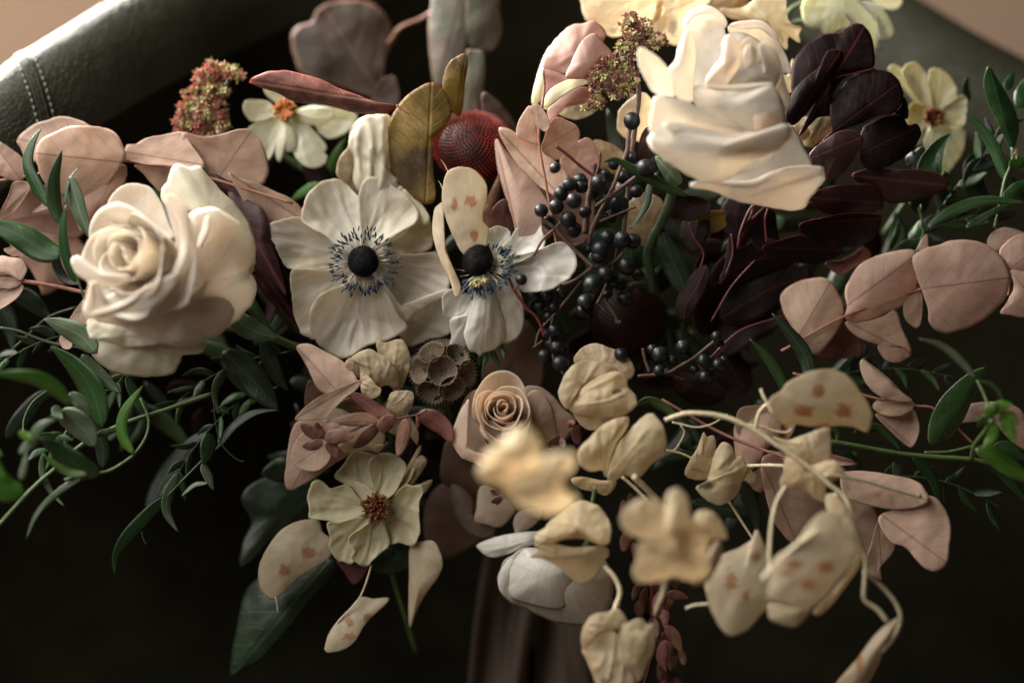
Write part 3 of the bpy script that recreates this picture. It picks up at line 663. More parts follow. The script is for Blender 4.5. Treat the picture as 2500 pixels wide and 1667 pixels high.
lip('m', [(585, 612), (720, 628), (900, 618), (1075, 596)], 46, 178, 170)
RM([(940, 960), (780, 950), (620, 920), (430, 885), (280, 930), (195, 930), (198, 800), (225, 685), (330, 690), (450, 720), (600, 790), (760, 860), (900, 915)], 162, cup=0.25, gx=-0.15, gy=0.3)
RM([(560, 1280), (400, 1210), (235, 1090), (175, 1015), (195, 950), (290, 868), (430, 890), (600, 930), (820, 965), (1000, 925), (1150, 880), (1205, 930), (1130, 1040), (1000, 1110), (890, 1180), (710, 1285)], 172, cup=0.42, gx=0.05, gy=0.25, wav=0.05)
lip('m', [(285, 880), (430, 930), (620, 985), (800, 1010), (950, 985), (1060, 1010)], 120, 214, 200, fold=0.6)
lip('m', [(440, 190), (500, 120), (600, 92), (690, 140), (730, 200)], 95, 102, 90)
lip('m', [(755, 188), (880, 178), (980, 180), (1060, 240), (1105, 290)], 60, 80, 80)
blob('petal', 'c', [(1240, 660), (1120, 640), (1060, 560), (1010, 460), (998, 380), (1010, 335), (1050, 335), (1120, 380), (1190, 450), (1230, 540), (1250, 620)], 165, 'rose_cream', gx=-0.3, gy=0.3, cup=0.3, wav=0.02)
blob('sepal', 'c', [(1120, 1070), (1180, 1090), (1250, 1140), (1300, 1210), (1290, 1260), (1230, 1270), (1180, 1210), (1140, 1140)], 35, 'leaf_silver', cup=0.4)
leaf('sepal', 'c', [(1350, 1340), (1240, 1300), (1100, 1230), (990, 1170), (850, 1095), (750, 1115)], 75, 60, 'leaf_green', 70)
leaf('sepal', 'c', [(1140, 1170), (1080, 1290), (1060, 1400), (950, 1570)], 50, 40, 'leaf_green', 45)
stem('stem', 'c', [(1250, 1200), (1220, 1380), (1150, 1540), (1100, 1640), (1070, 1760), (1120, 2000)], 36, 0, 'stem_dark_green', -140)

T('rose', 'small peach rose in the middle, half hidden by blurred cream blossoms', 'rose')
CR_ = (*tp('k', (292, 60)), -30)
blob('petal', 'k', [(250, 380), (150, 290), (80, 265), (25, 195), (10, 150), (30, 60), (70, -40), (110, -100), (180, -110), (200, 0), (180, 120), (230, 250)], -40, 'rose_peach', gx=0.3, gy=0.1, cup=-0.35, wav=0.03)
blob('petal', 'g', [(100, 1500), (180, 1300), (230, 1250), (320, 1240), (420, 1300), (500, 1400), (570, 1470), (540, 1560), (470, 1620), (330, 1620), (200, 1600)], -50, 'rose_peach', gx=-0.3, gy=0.0, cup=0.3, wav=0.06)
blob('petal', 'g', [(200, 1600), (250, 1420), (240, 1300), (330, 1270), (400, 1360), (440, 1500), (430, 1640), (330, 1700)], -30, 'rose_peach', gx=-0.2, gy=0.0, cup=0.3, wav=0.06)
blob('petal', 'f', [(1700, 1600), (1600, 1568), (1575, 1450), (1610, 1350), (1690, 1290), (1800, 1275), (1900, 1320), (1950, 1420), (1955, 1560), (1860, 1620)], -20, 'rose_peach', cup=-0.45, wav=0.04)
rose_petals((*tp('f', (1762, 1440)), 2), (0.02, 0.34, 0.94), 86, 12, 'rose_peach', s0=0.04, H0=0.80, H1=0.60, seed=12, roll=0.22, phase=0.3, wide=(2.7, 1.6), tw=1.6)
blob('petal', 'f', [(1760, 1640), (1640, 1600), (1600, 1520), (1620, 1440), (1700, 1500), (1800, 1540), (1900, 1500), (1940, 1420), (1960, 1520), (1900, 1620)], 12, 'rose_peach', cup=0.35, wav=0.03)
blob('petal', 'j', [(1420, 300), (1350, 270), (1305, 190), (1300, 140), (1330, 60), (1370, -30), (1400, -60), (1380, 60), (1360, 150), (1400, 220), (1480, 270), (1600, 290), (1600, 340), (1500, 340)], 15, 'rose_peach', gx=0.4, gy=0.1, cup=0.1, c=(1385, 230))

# ---------------------------------------------------------------- anemones
T('anemone', 'wide open white anemone with a dark eye ringed by blue-black stamens', 'anemone')
A1 = (805, 388)
def AP(pts, z, **k): return blob('petal', 'f', pts, z, 'anemone_white', c=k.pop('c', None), tip=k.pop('tip', None), ruf=0.018, crease=0.05, **k)
AP([(760, 330), (640, 460), (560, 450), (310, 440), (240, 370), (190, 260), (135, 180), (160, 130), (260, 95), (380, 85), (480, 150), (620, 230)], -62, gx=-0.10, gy=0.05, cup=-0.22, tip=(150, 170))
AP([(820, 380), (950, 300), (1080, 330), (1180, 330), (1310, 330), (1380, 440), (1395, 560), (1340, 620), (1210, 690), (1090, 720), (980, 600)], -75, gx=0.05, gy=0.1, cup=-0.2, tip=(1380, 500))
AP([(820, 350), (950, 260), (1160, 130), (1180, 60), (1150, -80), (1220, 30), (1275, 180), (1250, 310), (1050, 335)], -95, gx=0.05, gy=0.05, cup=-0.15, tip=(1240, 100))
AP([(860, 420), (1000, 640), (1060, 720), (1300, 620), (1390, 565), (1370, 620), (1180, 730), (1080, 800), (960, 760)], -58, gx=0.1, gy=0.0, cup=0.2, c=(1060, 690))
AP([(960, 700), (1090, 780), (1150, 740), (1355, 640), (1400, 700), (1400, 870), (1250, 920), (1120, 970), (1050, 900)], -100, gx=0.0, gy=0.2, cup=-0.2)
AP([(800, 360), (640, 300), (540, 210), (385, 120), (395, 0), (440, -90), (520, -160), (620, -180), (690, -140), (780, -40), (840, 120), (850, 280)], -50, gx=-0.05, gy=-0.2, cup=-0.25, tip=(560, -170))
AP([(800, 360), (790, 200), (770, -60), (820, -180), (930, -190), (1000, -130), (1110, -60), (1180, 50), (1160, 130), (1050, 195), (930, 270)], -42, gx=0.1, gy=-0.15, cup=-0.22, tip=(1080, -90))
AP([(780, 400), (640, 450), (560, 447), (340, 440), (303, 480), (310, 600), (330, 740), (370, 860), (420, 905), (480, 915), (600, 800), (700, 560)], -58, gx=-0.05, gy=0.1, cup=-0.2, tip=(380, 870))
AP([(810, 420), (700, 540), (600, 565), (500, 620), (450, 690), (432, 780), (450, 880), (510, 965), (580, 1025), (680, 1045), (760, 1010), (850, 960), (960, 930), (1050, 885), (1105, 840), (1080, 790), (1035, 735), (960, 590), (870, 490)], -28, gx=0.06, gy=0.28, cup=-0.28, curl=-0.05, tip=(620, 1040))
eye('f', (803, 388), 104, (-0.05, 0.05, 1), 2)
stamens('f', (805, 390), 108, 232, (-0.03, 0.05, 1), -18, n=170, seed=5)
stem('stem', 'f', [(820, 600), (860, 1100), (1000, 1600), (1250, 2100)], 22, -150, 'stem_green', -260)

T('anemone', 'half folded white anemone tilted up, its black eye in sharp focus', 'anemone')
def BP(t, pts, z, **k):
    k.setdefault('crease', 0.05); return blob('petal', t, pts, z, 'anemone_fresh', **k)
BP('f', [(1620, 400), (1650, 250), (1640, 190), (1700, 150), (1780, 158), (1812, 210), (1770, 280), (1700, 380)], -30, cup=-0.3, gy=-0.2)
BP('f', [(1640, 420), (1700, 330), (1790, 260), (1850, 165), (1900, 155), (1960, 120), (2010, 90), (2030, 180), (2050, 260), (2000, 320), (1850, 400)], -10, gx=0.15, gy=-0.15, cup=-0.2)
BP('g', [(-60, 420), (100, 350), (220, 335), (340, 300), (450, 256), (530, 270), (578, 320), (585, 400), (545, 490), (450, 560), (350, 592), (220, 592), (120, 530), (30, 470)], 6, gx=0.18, gy=0.0, cup=-0.2, wav=0.07, ruf=0.03)
BP('f', [(1640, 450), (1700, 500), (1770, 510), (1860, 560), (1900, 700), (1893, 850), (1830, 930), (1740, 940), (1690, 800), (1640, 600)], -12, gy=0.35, cup=0.2, wav=0.08)
BP('f', [(1610, 440), (1560, 590), (1450, 560), (1350, 620), (1345, 720), (1395, 780), (1480, 745), (1560, 640)], -20, gy=0.3, cup=-0.2)
BP('f', [(1620, 460), (1560, 620), (1490, 740), (1400, 785), (1405, 900), (1385, 990), (1440, 1008), (1500, 990), (1560, 900), (1620, 700)], -25, gy=0.3, cup=0.2)
BP('f', [(1650, 520), (1610, 560), (1560, 650), (1510, 800), (1493, 900), (1530, 1000), (1570, 1010), (1600, 1037), (1620, 1010), (1700, 990), (1750, 940), (1775, 870), (1760, 760), (1720, 640), (1690, 550)], 5, gy=0.35, cup=0.25, fold=0.12, wav=0.05)
eye('f', (1590, 380), 112, (-0.42, 0.42, 0.8), 22, squash=0.8, lump=0.14)
stamens('f', (1640, 430), 100, 215, (-0.42, 0.40, 0.82), 12, n=120, seed=8, arc=(-2.45, 0.85), lift=0.15, ant_len=8.5, ant_w=3.6)
stamens('f', (1620, 440), 100, 190, (-0.42, 0.40, 0.82), 12, n=16, seed=3, arc=(0.9, 3.9), lift=0.1, ant_len=8.5, ant_w=3.6)
stamens('f', (1600, 440), 60, 120, (-0.3, 0.2, 0.82), 36, n=18, seed=2, arc=(-2.2, -0.9), lift=0.4, ant='anther_yellow', ant_len=8, ant_w=4)
for sp_ in ([(1500, 960), (1520, 1010), (1575, 1060)], [(1600, 960), (1640, 1040), (1620, 1112)], [(1660, 960), (1700, 1040), (1742, 1118)], [(1700, 930), (1760, 1000), (1770, 1062)], [(1540, 980), (1490, 1020), (1462, 1018)], [(1640, 980), (1600, 1060), (1592, 1104)]):
    leaf('bract', 'f', sp_, 46, -45, 'leaf_green')
stem('stem', 'f', [(1640, 700), (1700, 1000), (1680, 1500), (1600, 2100)], 22, -80, 'stem_green', -260)

# ---------------------------------------------------------------- butterfly ranunculus
def RP(t, pts, z, mat='butterfly_cream', **k):
    k.setdefault('crease', 0.05); return blob('petal', t, pts, z, mat, **k)
T('ranunculus', 'pale yellow butterfly ranunculus with a rust centre, low in the picture left of middle', 'ranunculus')
RP('j', [(1000, 480), (1010, 400), (1060, 300), (1118, 205), (1100, 270), (1130, 262), (1158, 292), (1135, 345), (1060, 445), (1030, 470)], -75, 'petal_tan', wav=0.12, ruf=0.05)
RP('j', [(1000, 480), (1060, 440), (1120, 425), (1190, 402), (1150, 470), (1110, 485)], -80, 'petal_tan')
RP('j', [(850, 560), (790, 470), (700, 430), (628, 382), (680, 310), (740, 235), (790, 240), (850, 250), (900, 300), (890, 420)], -62, gx=0, gy=-0.2, cup=-0.2)
RP('j', [(860, 560), (900, 500), (960, 440), (1030, 400), (1080, 280), (1125, 205), (1090, 330), (1040, 430)], -66, gy=-0.2)
RP('j', [(860, 555), (860, 480), (835, 400), (823, 300), (880, 253), (955, 250), (1015, 285), (1042, 330), (1005, 420), (965, 485), (910, 530)], -52, gx=0.0, gy=-0.25, cup=-0.25)
RP('j', [(850, 560), (780, 520), (705, 432), (640, 445), (600, 450), (552, 407), (505, 407), (482, 455), (470, 505), (482, 570), (482, 622), (560, 632), (660, 645), (740, 625), (820, 590)], -45, gx=-0.12, gy=0.0, cup=-0.22, ruf=0.02)
RP('j', [(860, 560), (800, 610), (740, 620), (655, 645), (585, 650), (600, 740), (598, 790), (640, 860), (680, 870), (722, 885), (760, 850), (760, 740), (850, 620)], -50, gy=0.15, cup=-0.2, ruf=0.02)
RP('j', [(870, 560), (930, 530), (960, 500), (1030, 430), (1080, 440), (1125, 430), (1140, 470), (1115, 520), (1113, 600), (1117, 700), (1080, 782), (1000, 762), (940, 765), (920, 690), (900, 620)], -46, gx=0.15, gy=0.1, cup=-0.22)
RP('j', [(862, 560), (850, 620), (800, 665), (715, 722), (710, 760), (742, 810), (722, 850), (760, 885), (815, 900), (850, 860), (942, 772), (930, 700), (900, 620)], -36, gy=0.25, cup=-0.25, ruf=0.02)
leaf('petal', 'j', [(860, 520), (790, 470), (708, 410)], 90, -40, 'butterfly_cream', roll=0.3)
eye('j', (860, 556), 44, (0, 0, 1), -30, mat='stamen_rust', hair=False, lump=0.3)
stamens('j', (860, 556), 14, 84, (0, 0, 1), -32, n=150, seed=15, fil='stamen_rust', ant='stamen_rust', lift=0.4, ant_len=8, ant_w=3.4, spread=0.62)
stem('stem', 'j', [(870, 640), (960, 950), (1100, 1400)], 14, -100, 'stem_green', -240)

T('ranunculus', 'white butterfly flower with an orange centre behind the rosy leaf, top left', 'ranunculus')
RP('b', [(260, 770), (210, 710), (140, 650), (125, 600), (200, 590), (290, 650), (330, 700)], -190, 'cosmos_white')
RP('b', [(260, 780), (200, 745), (150, 695), (0, 690), (-12, 760), (40, 830), (120, 825), (200, 800)], -180, 'cosmos_white', cup=-0.2)
RP('b', [(250, 790), (190, 800), (90, 830), (15, 880), (50, 930), (100, 980), (152, 1100), (205, 1000), (245, 880)], -175, 'cosmos_white', cup=-0.25)
RP('b', [(300, 770), (350, 830), (470, 860), (500, 910), (570, 950), (660, 930), (740, 860), (760, 780), (600, 740), (450, 720), (340, 750)], -190, 'cosmos_white', cup=-0.2)
RP('b', [(290, 770), (350, 760), (450, 725), (560, 735), (610, 780), (560, 840), (440, 860), (350, 820)], -165, 'cosmos_white', cup=0.25)
RP('b', [(270, 800), (300, 830), (335, 900), (340, 1010), (300, 1040), (262, 1040), (235, 1112), (205, 1060), (215, 960), (240, 860)], -160, 'cosmos_white', cup=0.3)
RP('b', [(290, 790), (340, 820), (410, 845), (480, 910), (545, 985), (555, 1020), (540, 1050), (562, 1075), (535, 1130), (440, 1152), (360, 1100), (315, 1010), (320, 900)], -168, 'cosmos_white', cup=0.25, ruf=0.03)
eye('b', (268, 765), 40, (-0.1, 0.3, 1), -160, mat='stamen_orange', hair=False, lump=0.3)
stamens('b', (268, 760), 14, 66, (-0.1, 0.3, 1), -158, n=70, fil='stamen_orange', ant='stamen_orange', lift=0.6, ant_len=8, ant_w=4)
stem('stem', 'b', [(250, 1060), (400, 1160), (540, 1230), (640, 1330)], 26, -230, 'stem_green', -200)
leaf('leaf', 'b', [(500, 1250), (400, 1310), (300, 1380)], 60, -170, 'leaf_bright')
leaf('leaf', 'b', [(560, 1260), (600, 1100), (690, 930)], 60, -230, 'leaf_bright')
leaf('leaf', 'b', [(520, 1280), (480, 1180), (420, 1100)], 55, -220, 'leaf_green')

T('ranunculus', 'pale lemon butterfly flower with a brown centre, upper right against the chair', 'ranunculus')
def QP(pts, z, **k): return RP('d', pts, z, 'butterfly_cream', **k)
QP([(1340, 800), (1240, 720), (1150, 620), (1110, 560), (1030, 475), (1075, 440), (1130, 480), (1190, 560), (1280, 660)], -215)
QP([(1335, 790), (1250, 700), (1160, 580), (1128, 475), (1200, 425), (1270, 470), (1305, 560), (1330, 700)], -195, cup=-0.25)
QP([(1350, 790), (1318, 640), (1308, 500), (1360, 465), (1440, 510), (1500, 610), (1490, 680), (1420, 750)], -200, cup=-0.2)
QP([(1360, 800), (1400, 740), (1470, 690), (1540, 650), (1572, 700), (1562, 830), (1535, 872), (1430, 850)], -190, cup=-0.2)
QP([(1350, 810), (1440, 860), (1545, 880), (1562, 960), (1525, 1080), (1410, 1215), (1380, 1190), (1320, 1100), (1270, 980), (1300, 880)], -200, cup=0.2)
QP([(1330, 820), (1270, 900), (1240, 1000), (1170, 920), (1165, 780), (1200, 700), (1290, 730)], -205, cup=-0.2)
eye('d', (1342, 800), 40, (0.1, 0, 1), -185, mat='stamen_rust', hair=False, lump=0.3)
stamens('d', (1342, 800), 14, 60, (0.1, 0, 1), -183, n=60, fil='stamen_rust', ant='stamen_rust', lift=0.5, ant_len=8, ant_w=4)
stem('stem', 'd', [(1330, 900), (1250, 1200), (1000, 1600)], 18, -240, 'stem_green', -260)

T('ranunculus', 'greenish white flower cut by the top edge, right of the cream blossoms', 'ranunculus')
RP('d', [(700, -120), (500, -40), (440, 30), (440, 120), (480, 190), (560, 190), (610, 240), (700, 200), (790, 190), (880, 210), (920, 380), (955, 330), (960, 250), (940, 150), (880, 60), (830, -30)], -170, 'cosmos_white', cup=0.25, c=(700, 60))
RP('d', [(700, -100), (830, 0), (900, 15), (970, 45), (1030, 110), (1072, 220), (1020, 285), (965, 265), (975, 160), (900, 90)], -165, 'cosmos_white', cup=0.25, c=(940, 80))
RP('d', [(860, -60), (900, -10), (980, 50), (1060, 70), (1110, 50), (1130, 0), (1100, -60)], -260, 'butterfly_cream')
stem('stem', 'd', [(560, -60), (450, 20), (350, 90), (280, 300)], 24, -200, 'stem_green', -230)
stem('stem', 'd', [(470, 140), (380, 160), (280, 260), (200, 600)], 20, -200, 'stem_green', -260)

T('ranunculus', 'half closed glossy white flower hanging below the cream blossoms at the bottom', 'ranunculus')
RP('k', [(560, 840), (440, 790), (330, 850), (268, 950), (285, 1040), (350, 1110), (470, 1160), (600, 1220), (760, 1240), (860, 1200), (920, 1100), (940, 970), (880, 860), (700, 820)], -60, 'anemone_fresh', gy=0.1, cup=0.62, wav=0.02, crease=0.0)
RP('k', [(560, 800), (420, 800), (350, 900), (330, 1000), (350, 1080), (430, 1110), (560, 1140), (650, 1130), (720, 1020), (760, 900), (680, 820)], -10, 'anemone_fresh', gy=0.1, cup=0.5, wav=0.02, crease=0.0)
RP('k', [(420, 800), (340, 850), (280, 940), (275, 1020), (310, 1070), (370, 1115), (350, 1020), (350, 930)], -28, 'anemone_fresh', gx=-0.3, cup=0.3, crease=0.0)
RP('k', [(520, 700), (380, 706), (260, 730), (160, 770), (160, 800), (220, 845), (300, 838), (400, 800), (500, 760)], -70, 'anemone_fresh', cup=0.2)
stem('stem', 'k', [(700, 900), (800, 700), (700, 400)], 20, -120, 'stem_green', -250)

T('anemone', 'crumpled ivory bloom seen from the side, rising behind the open anemone', 'anemone')
blob('petal', 'b', [(800, 1330), (720, 1290), (650, 1240), (620, 1170), (640, 1080), (700, 1000), (712, 900), (760, 825), (830, 860), (860, 1000), (880, 1200)], -110, 'petal_tan', gx=-0.3, cup=0.2, crease=0.10)
blob('petal', 'b', [(880, 1400), (780, 1320), (735, 1220), (740, 1080), (705, 990), (730, 900), (770, 820), (850, 785), (930, 782), (990, 800), (985, 900), (980, 1040), (1000, 1180), (1080, 1280), (1040, 1380)], -85, 'rose_outer', gx=0.1, cup=0.35, crease=0.12, wav=0.08, ruf=0.04)
blob('petal', 'b', [(980, 1420), (900, 1300), (870, 1160), (900, 1040), (985, 1010), (1000, 1180), (1090, 1270), (1180, 1360), (1260, 1500), (1200, 1540)], -80, 'rose_outer', gx=0.2, cup=0.2, crease=0.10)
# ---------------------------------------------------------------- dusty pink eucalyptus
EG = 'sprays of preserved pink eucalyptus'
def EB(t, pts, z, mat='eucalyptus_pink', **k): return blob('leaf', t, pts, z, mat, **k)
T('eucalyptus_branch', 'dusty pink eucalyptus sprig above the far left rose, broad round leaves in pairs', 'eucalyptus', EG)
EB('a', [(830, 1110), (825, 960), (760, 890), (620, 860), (560, 828), (430, 796), (320, 822), (215, 860), (120, 950), (140, 1010), (190, 1080), (400, 1150)], -60, cup=-0.2)
EB('a', [(838, 1112), (855, 1030), (800, 935), (700, 872), (620, 862), (480, 864), (370, 905), (275, 960), (243, 1050), (262, 1150), (310, 1260), (400, 1330), (520, 1370), (640, 1350), (760, 1240)], -30, cup=0.25, gy=0.2)
EB('a', [(836, 1120), (870, 1180), (850, 1260), (790, 1330), (740, 1450), (640, 1540), (560, 1590), (520, 1500), (530, 1400), (560, 1290), (640, 1180)], -45, 'eucalyptus_peach', cup=0.15)
EB('a', [(850, 1040), (870, 990), (930, 985), (1000, 945), (1130, 920), (1250, 903), (1300, 980), (1400, 1130), (1300, 1150), (1150, 1130), (920, 1110), (860, 1085)], -70, gy=-0.1)
EB('a', [(1480, 1240), (1400, 1130), (1300, 1040), (1248, 960), (1250, 905), (1320, 920), (1400, 935), (1520, 915), (1640, 882), (1720, 895), (1795, 990), (1835, 1130), (1832, 1200), (1780, 1272), (1650, 1245)], -50, gy=0.25, cup=-0.22)
EB('a', [(920, 1130), (1060, 1140), (1190, 1150), (1180, 1210), (1110, 1310), (1040, 1260), (980, 1190)], -85, 'eucalyptus_peach')
EB('a', [(1560, 1180), (1640, 1220), (1750, 1250), (1880, 1310), (1990, 1360), (2070, 1440), (2060, 1500), (1900, 1530), (1800, 1560), (1720, 1450), (1640, 1330)], -62, 'eucalyptus_pink', gy=0.1)
EB('e', [(640, 20), (560, -110), (400, -140), (220, -110), (60, 20), (0, 120), (150, 160), (330, 190), (500, 230), (600, 170)], -110, 'eucalyptus_peach')
EB('e', [(620, 420), (560, 260), (430, 180), (300, 170), (150, 130), (60, 200), (100, 330), (200, 430), (270, 560), (300, 620), (420, 560), (540, 520)], -135, 'eucalyptus_peach')
EB('e', [(620, 560), (570, 640), (500, 740), (480, 790), (560, 820), (640, 800), (680, 660)], 0)
EB('e', [(420, 890), (405, 930), (430, 980), (475, 985), (495, 950), (470, 900)], -20)
stem('stem', 'a', [(2000, 1390), (1480, 1230), (1180, 1140), (1000, 1125), (835, 1100), (500, 1140), (100, 1220), (-200, 1260)], 9, -52, 'stem_pink')
T('eucalyptus_branch', 'pink eucalyptus twig with folded leaves leaving the picture at its far left edge', 'eucalyptus', EG)
EB('a', [(150, 1240), (90, 1240), (-20, 1190), (-100, 1120), (-60, 960), (0, 970), (90, 1030), (150, 1080), (180, 1160)], -45, fold=0.3)
EB('a', [(210, 1280), (170, 1240), (90, 1250), (60, 1330), (0, 1450), (-40, 1520), (60, 1480), (140, 1400)], -48)
EB('e', [(350, -90), (280, 0), (220, 50), (260, 50), (360, 0)], -70)
EB('e', [(140, 520), (185, 450), (175, 400), (140, 368), (70, 358), (0, 350), (-90, 420), (-80, 500), (-10, 490), (70, 480)], 10, gx=0.2)
EB('e', [(145, 525), (70, 480), (0, 470), (-100, 500), (-90, 570), (0, 572), (80, 575), (140, 545)], 5)
EB('e', [(148, 545), (60, 578), (-90, 560), (-110, 680), (-20, 720), (60, 680), (120, 635), (160, 575)], 0)
EB('e', [(60, 340), (30, 300), (150, 285), (120, 350)], -40)
stem('stem', 'e', [(620, 600), (560, 595), (400, 560), (250, 535), (140, 518)], 14, 0, 'stem_pink', 8)

T('eucalyptus_branch', 'pink eucalyptus leaves standing between the half folded anemone and the black berries', 'eucalyptus', EG)
EB('c', [(190, 1650), (140, 1480), (80, 1300), (35, 1130), (26, 945), (90, 1020), (200, 1150), (320, 1280), (400, 1400), (440, 1560), (340, 1660)], -30, cup=0.25, gx=0.1)
EB('c', [(480, 1350), (380, 1310), (280, 1240), (180, 1130), (100, 1010), (45, 885), (110, 880), (200, 930), (310, 990), (420, 1090), (510, 1180), (525, 1260)], -50, cup=-0.2, gy=0.1)
EB('c', [(325, 980), (250, 970), (175, 930), (178, 850), (225, 760), (265, 725), (300, 800), (325, 880)], -25)
EB('c', [(330, 880), (290, 830), (262, 740), (310, 712), (355, 750), (390, 820), (398, 870), (370, 900)], 5, gx=0.3)
EB('c', [(340, 1020), (370, 920), (400, 840), (450, 800), (530, 830), (590, 870), (603, 940), (560, 1010), (500, 1040), (460, 1090), (400, 1080)], -40)
EB('c', [(560, 1240), (480, 1150), (475, 1060), (560, 990), (655, 940), (715, 1010), (735, 1120), (700, 1200), (640, 1240)], -70, 'eucalyptus_peach')
EB('c', [(470, 1660), (420, 1500), (380, 1380), (320, 1280), (420, 1260), (540, 1220), (640, 1280), (700, 1400), (690, 1580), (600, 1680)], -95, 'eucalyptus_peach')
EB('c', [(140, 1650), (60, 1640), (0, 1560), (0, 1440), (60, 1372), (105, 1365), (118, 1430), (150, 1530)], -55, 'leaf_brown')
EB('c', [(-30, 1600), (-70, 1480), (-40, 1380), (20, 1250), (55, 1190), (60, 1290), (45, 1400), (10, 1500)], -70, 'leaf_brown')
EB('b', [(1830, 1090), (1780, 990), (1735, 900), (1745, 880), (1800, 940), (1835, 1030)], -70, 'smoke_plum')
stem('stem', 'c', [(352, 480), (362, 600), (345, 730), (325, 880), (330, 1020), (380, 1300), (450, 1700)], 10, -10, 'stem_pink')

T('eucalyptus_branch', 'dusky pink eucalyptus spray at the right edge, its round leaves finely veined', 'eucalyptus', EG)
EB('h', [(400, 930), (380, 850), (310, 720), (300, 610), (400, 530), (560, 495), (640, 525), (690, 600), (728, 700), (725, 770), (680, 870), (620, 950), (545, 1025), (470, 980)], -60, gx=0.1, gy=-0.05, cup=0.2)
EB('h', [(750, 690), (735, 590), (800, 450), (900, 370), (1050, 322), (1180, 305), (1228, 330), (1225, 400), (1240, 520), (1200, 600), (1130, 690), (1000, 750), (870, 800), (775, 797), (737, 765)], -35, gx=0.05, gy=0.1, cup=0.2, tip=(1230, 340))
EB('h', [(1255, 575), (1225, 490), (1195, 380), (1220, 330), (1300, 290), (1365, 280), (1385, 272), (1450, 245), (1560, 240), (1660, 255), (1770, 315), (1840, 400), (1872, 480), (1860, 560), (1810, 670), (1700, 770), (1580, 840), (1440, 882), (1360, 860), (1310, 800), (1300, 700)], -10, gx=-0.05, gy=0.05, cup=0.22, tip=(1860, 500))
EB('h', [(1770, 320), (1708, 270), (1730, 200), (1790, 163), (1860, 157), (1960, 190), (2030, 240), (1900, 290)], -70)
EB('h', [(1862, 440), (1790, 330), (1860, 235), (1960, 200), (2080, 260), (2130, 400), (2050, 450), (1960, 470)], -35, cup=0.2)
EB('h', [(1868, 450), (1960, 455), (2080, 440), (2130, 560), (2080, 720), (1960, 770), (1860, 755), (1797, 738), (1840, 670), (1890, 560)], -20)
EB('h', [(1240, 310), (1270, 230), (1295, 200), (1305, 260), (1300, 320)], -60)
EB('h', [(1240, 590), (1150, 660), (1135, 720), (1150, 780), (1190, 825), (1240, 838), (1262, 760), (1268, 640)], -55)
EB('h', [(745, 795), (870, 800), (1000, 760), (1080, 720), (1130, 850), (1180, 960), (1190, 1020), (1150, 970), (1040, 965), (940, 950), (820, 900), (760, 850)], -62, gy=0.2, cup=-0.2)
EB('h', [(960, 960), (1060, 955), (1150, 970), (1190, 1020), (1120, 1070), (1050, 1075), (995, 1040)], -75, 'eucalyptus_peach')
EB('h', [(1205, 1345), (1130, 1280), (1040, 1190), (920, 1095), (855, 1050), (838, 1110), (880, 1220), (960, 1300), (1080, 1342)], -20, cup=0.3)
EB('h', [(1205, 1348), (1100, 1340), (990, 1315), (925, 1370), (960, 1420), (1040, 1445), (1120, 1440), (1195, 1400)], -38)
EB('h', [(945, 1430), (1050, 1450), (1120, 1445), (1200, 1400), (1240, 1480), (1240, 1568), (1200, 1650), (1150, 1640), (1040, 1540)], -60)
EB('h', [(380, 920), (470, 990), (545, 1035), (700, 1050), (840, 1035), (850, 900), (800, 830), (740, 800), (600, 780)], -120, 'leaf_brown')
EB('h', [(600, 400), (700, 380), (790, 340), (860, 290), (912, 330), (900, 380), (800, 430), (700, 480)], -110, 'leaf_brown')
EB('l', [(1420, 90), (1520, 20), (1560, -30), (1700, -45), (1850, -10), (1900, 80), (1900, 230), (1800, 170), (1680, 40), (1560, 25)], -50)
stem('stem', 'h', [(2100, 460), (1870, 455), (1850, 620), (1600, 500), (1260, 575), (740, 760), (300, 1000)], 10, -45, 'stem_pink')
stem('stem', 'h', [(380, 1150), (700, 1240), (900, 1310), (1200, 1370), (1340, 1390), (1480, 1500), (1620, 1640)], 9, -45, 'stem_pink')

T('eucalyptus_branch', 'dark pink eucalyptus leaves behind the straw stems, lower right', 'eucalyptus', EG)
EB('h', [(130, 1620), (0, 1560), (-10, 1460), (30, 1385), (170, 1370), (300, 1390), (400, 1450), (380, 1560), (290, 1650)], -60)
EB('l', [(380, 280), (300, 360), (235, 310), (218, 200), (225, 80), (330, 0), (440, 0), (490, 80), (470, 160), (400, 230)], -45)
EB('l', [(372, 290), (480, 240), (560, 300), (640, 420), (740, 560), (720, 620), (620, 720), (580, 770), (530, 750), (450, 650), (400, 500)], -35, gy=0.1)
EB('l', [(395, 240), (440, 236), (540, 260), (700, 250), (800, 260), (930, 302), (880, 318), (700, 315), (520, 290)], -20)
EB('l', [(750, 500), (850, 490), (960, 520), (1035, 590), (1045, 700), (1020, 800), (975, 880), (920, 830), (800, 700)], -40, cup=0.2)
EB('l', [(830, 370), (940, 350), (1100, 370), (1240, 400), (1300, 440), (1335, 520), (1260, 560), (1130, 572), (980, 545), (850, 490)], 50, cup=0.2)
EB('l', [(1060, 600), (1140, 570), (1250, 550), (1340, 490), (1430, 570), (1462, 680), (1450, 800), (1440, 880), (1370, 928), (1290, 890), (1200, 790), (1120, 760), (1050, 660)], 65, cup=0.2)
EB('l', [(1045, 640), (1100, 700), (1142, 770), (1120, 830), (1060, 900), (1040, 940), (1068, 978), (1000, 950), (970, 885), (1000, 780)], 20)
EB('l', [(230, 360), (300, 370), (380, 330), (400, 420), (390, 470), (330, 460)], -50)
stem('stem', 'l', [(-200, -60), (200, 160), (700, 330), (1330, 500)], 9, -50, 'stem_pink', 40)

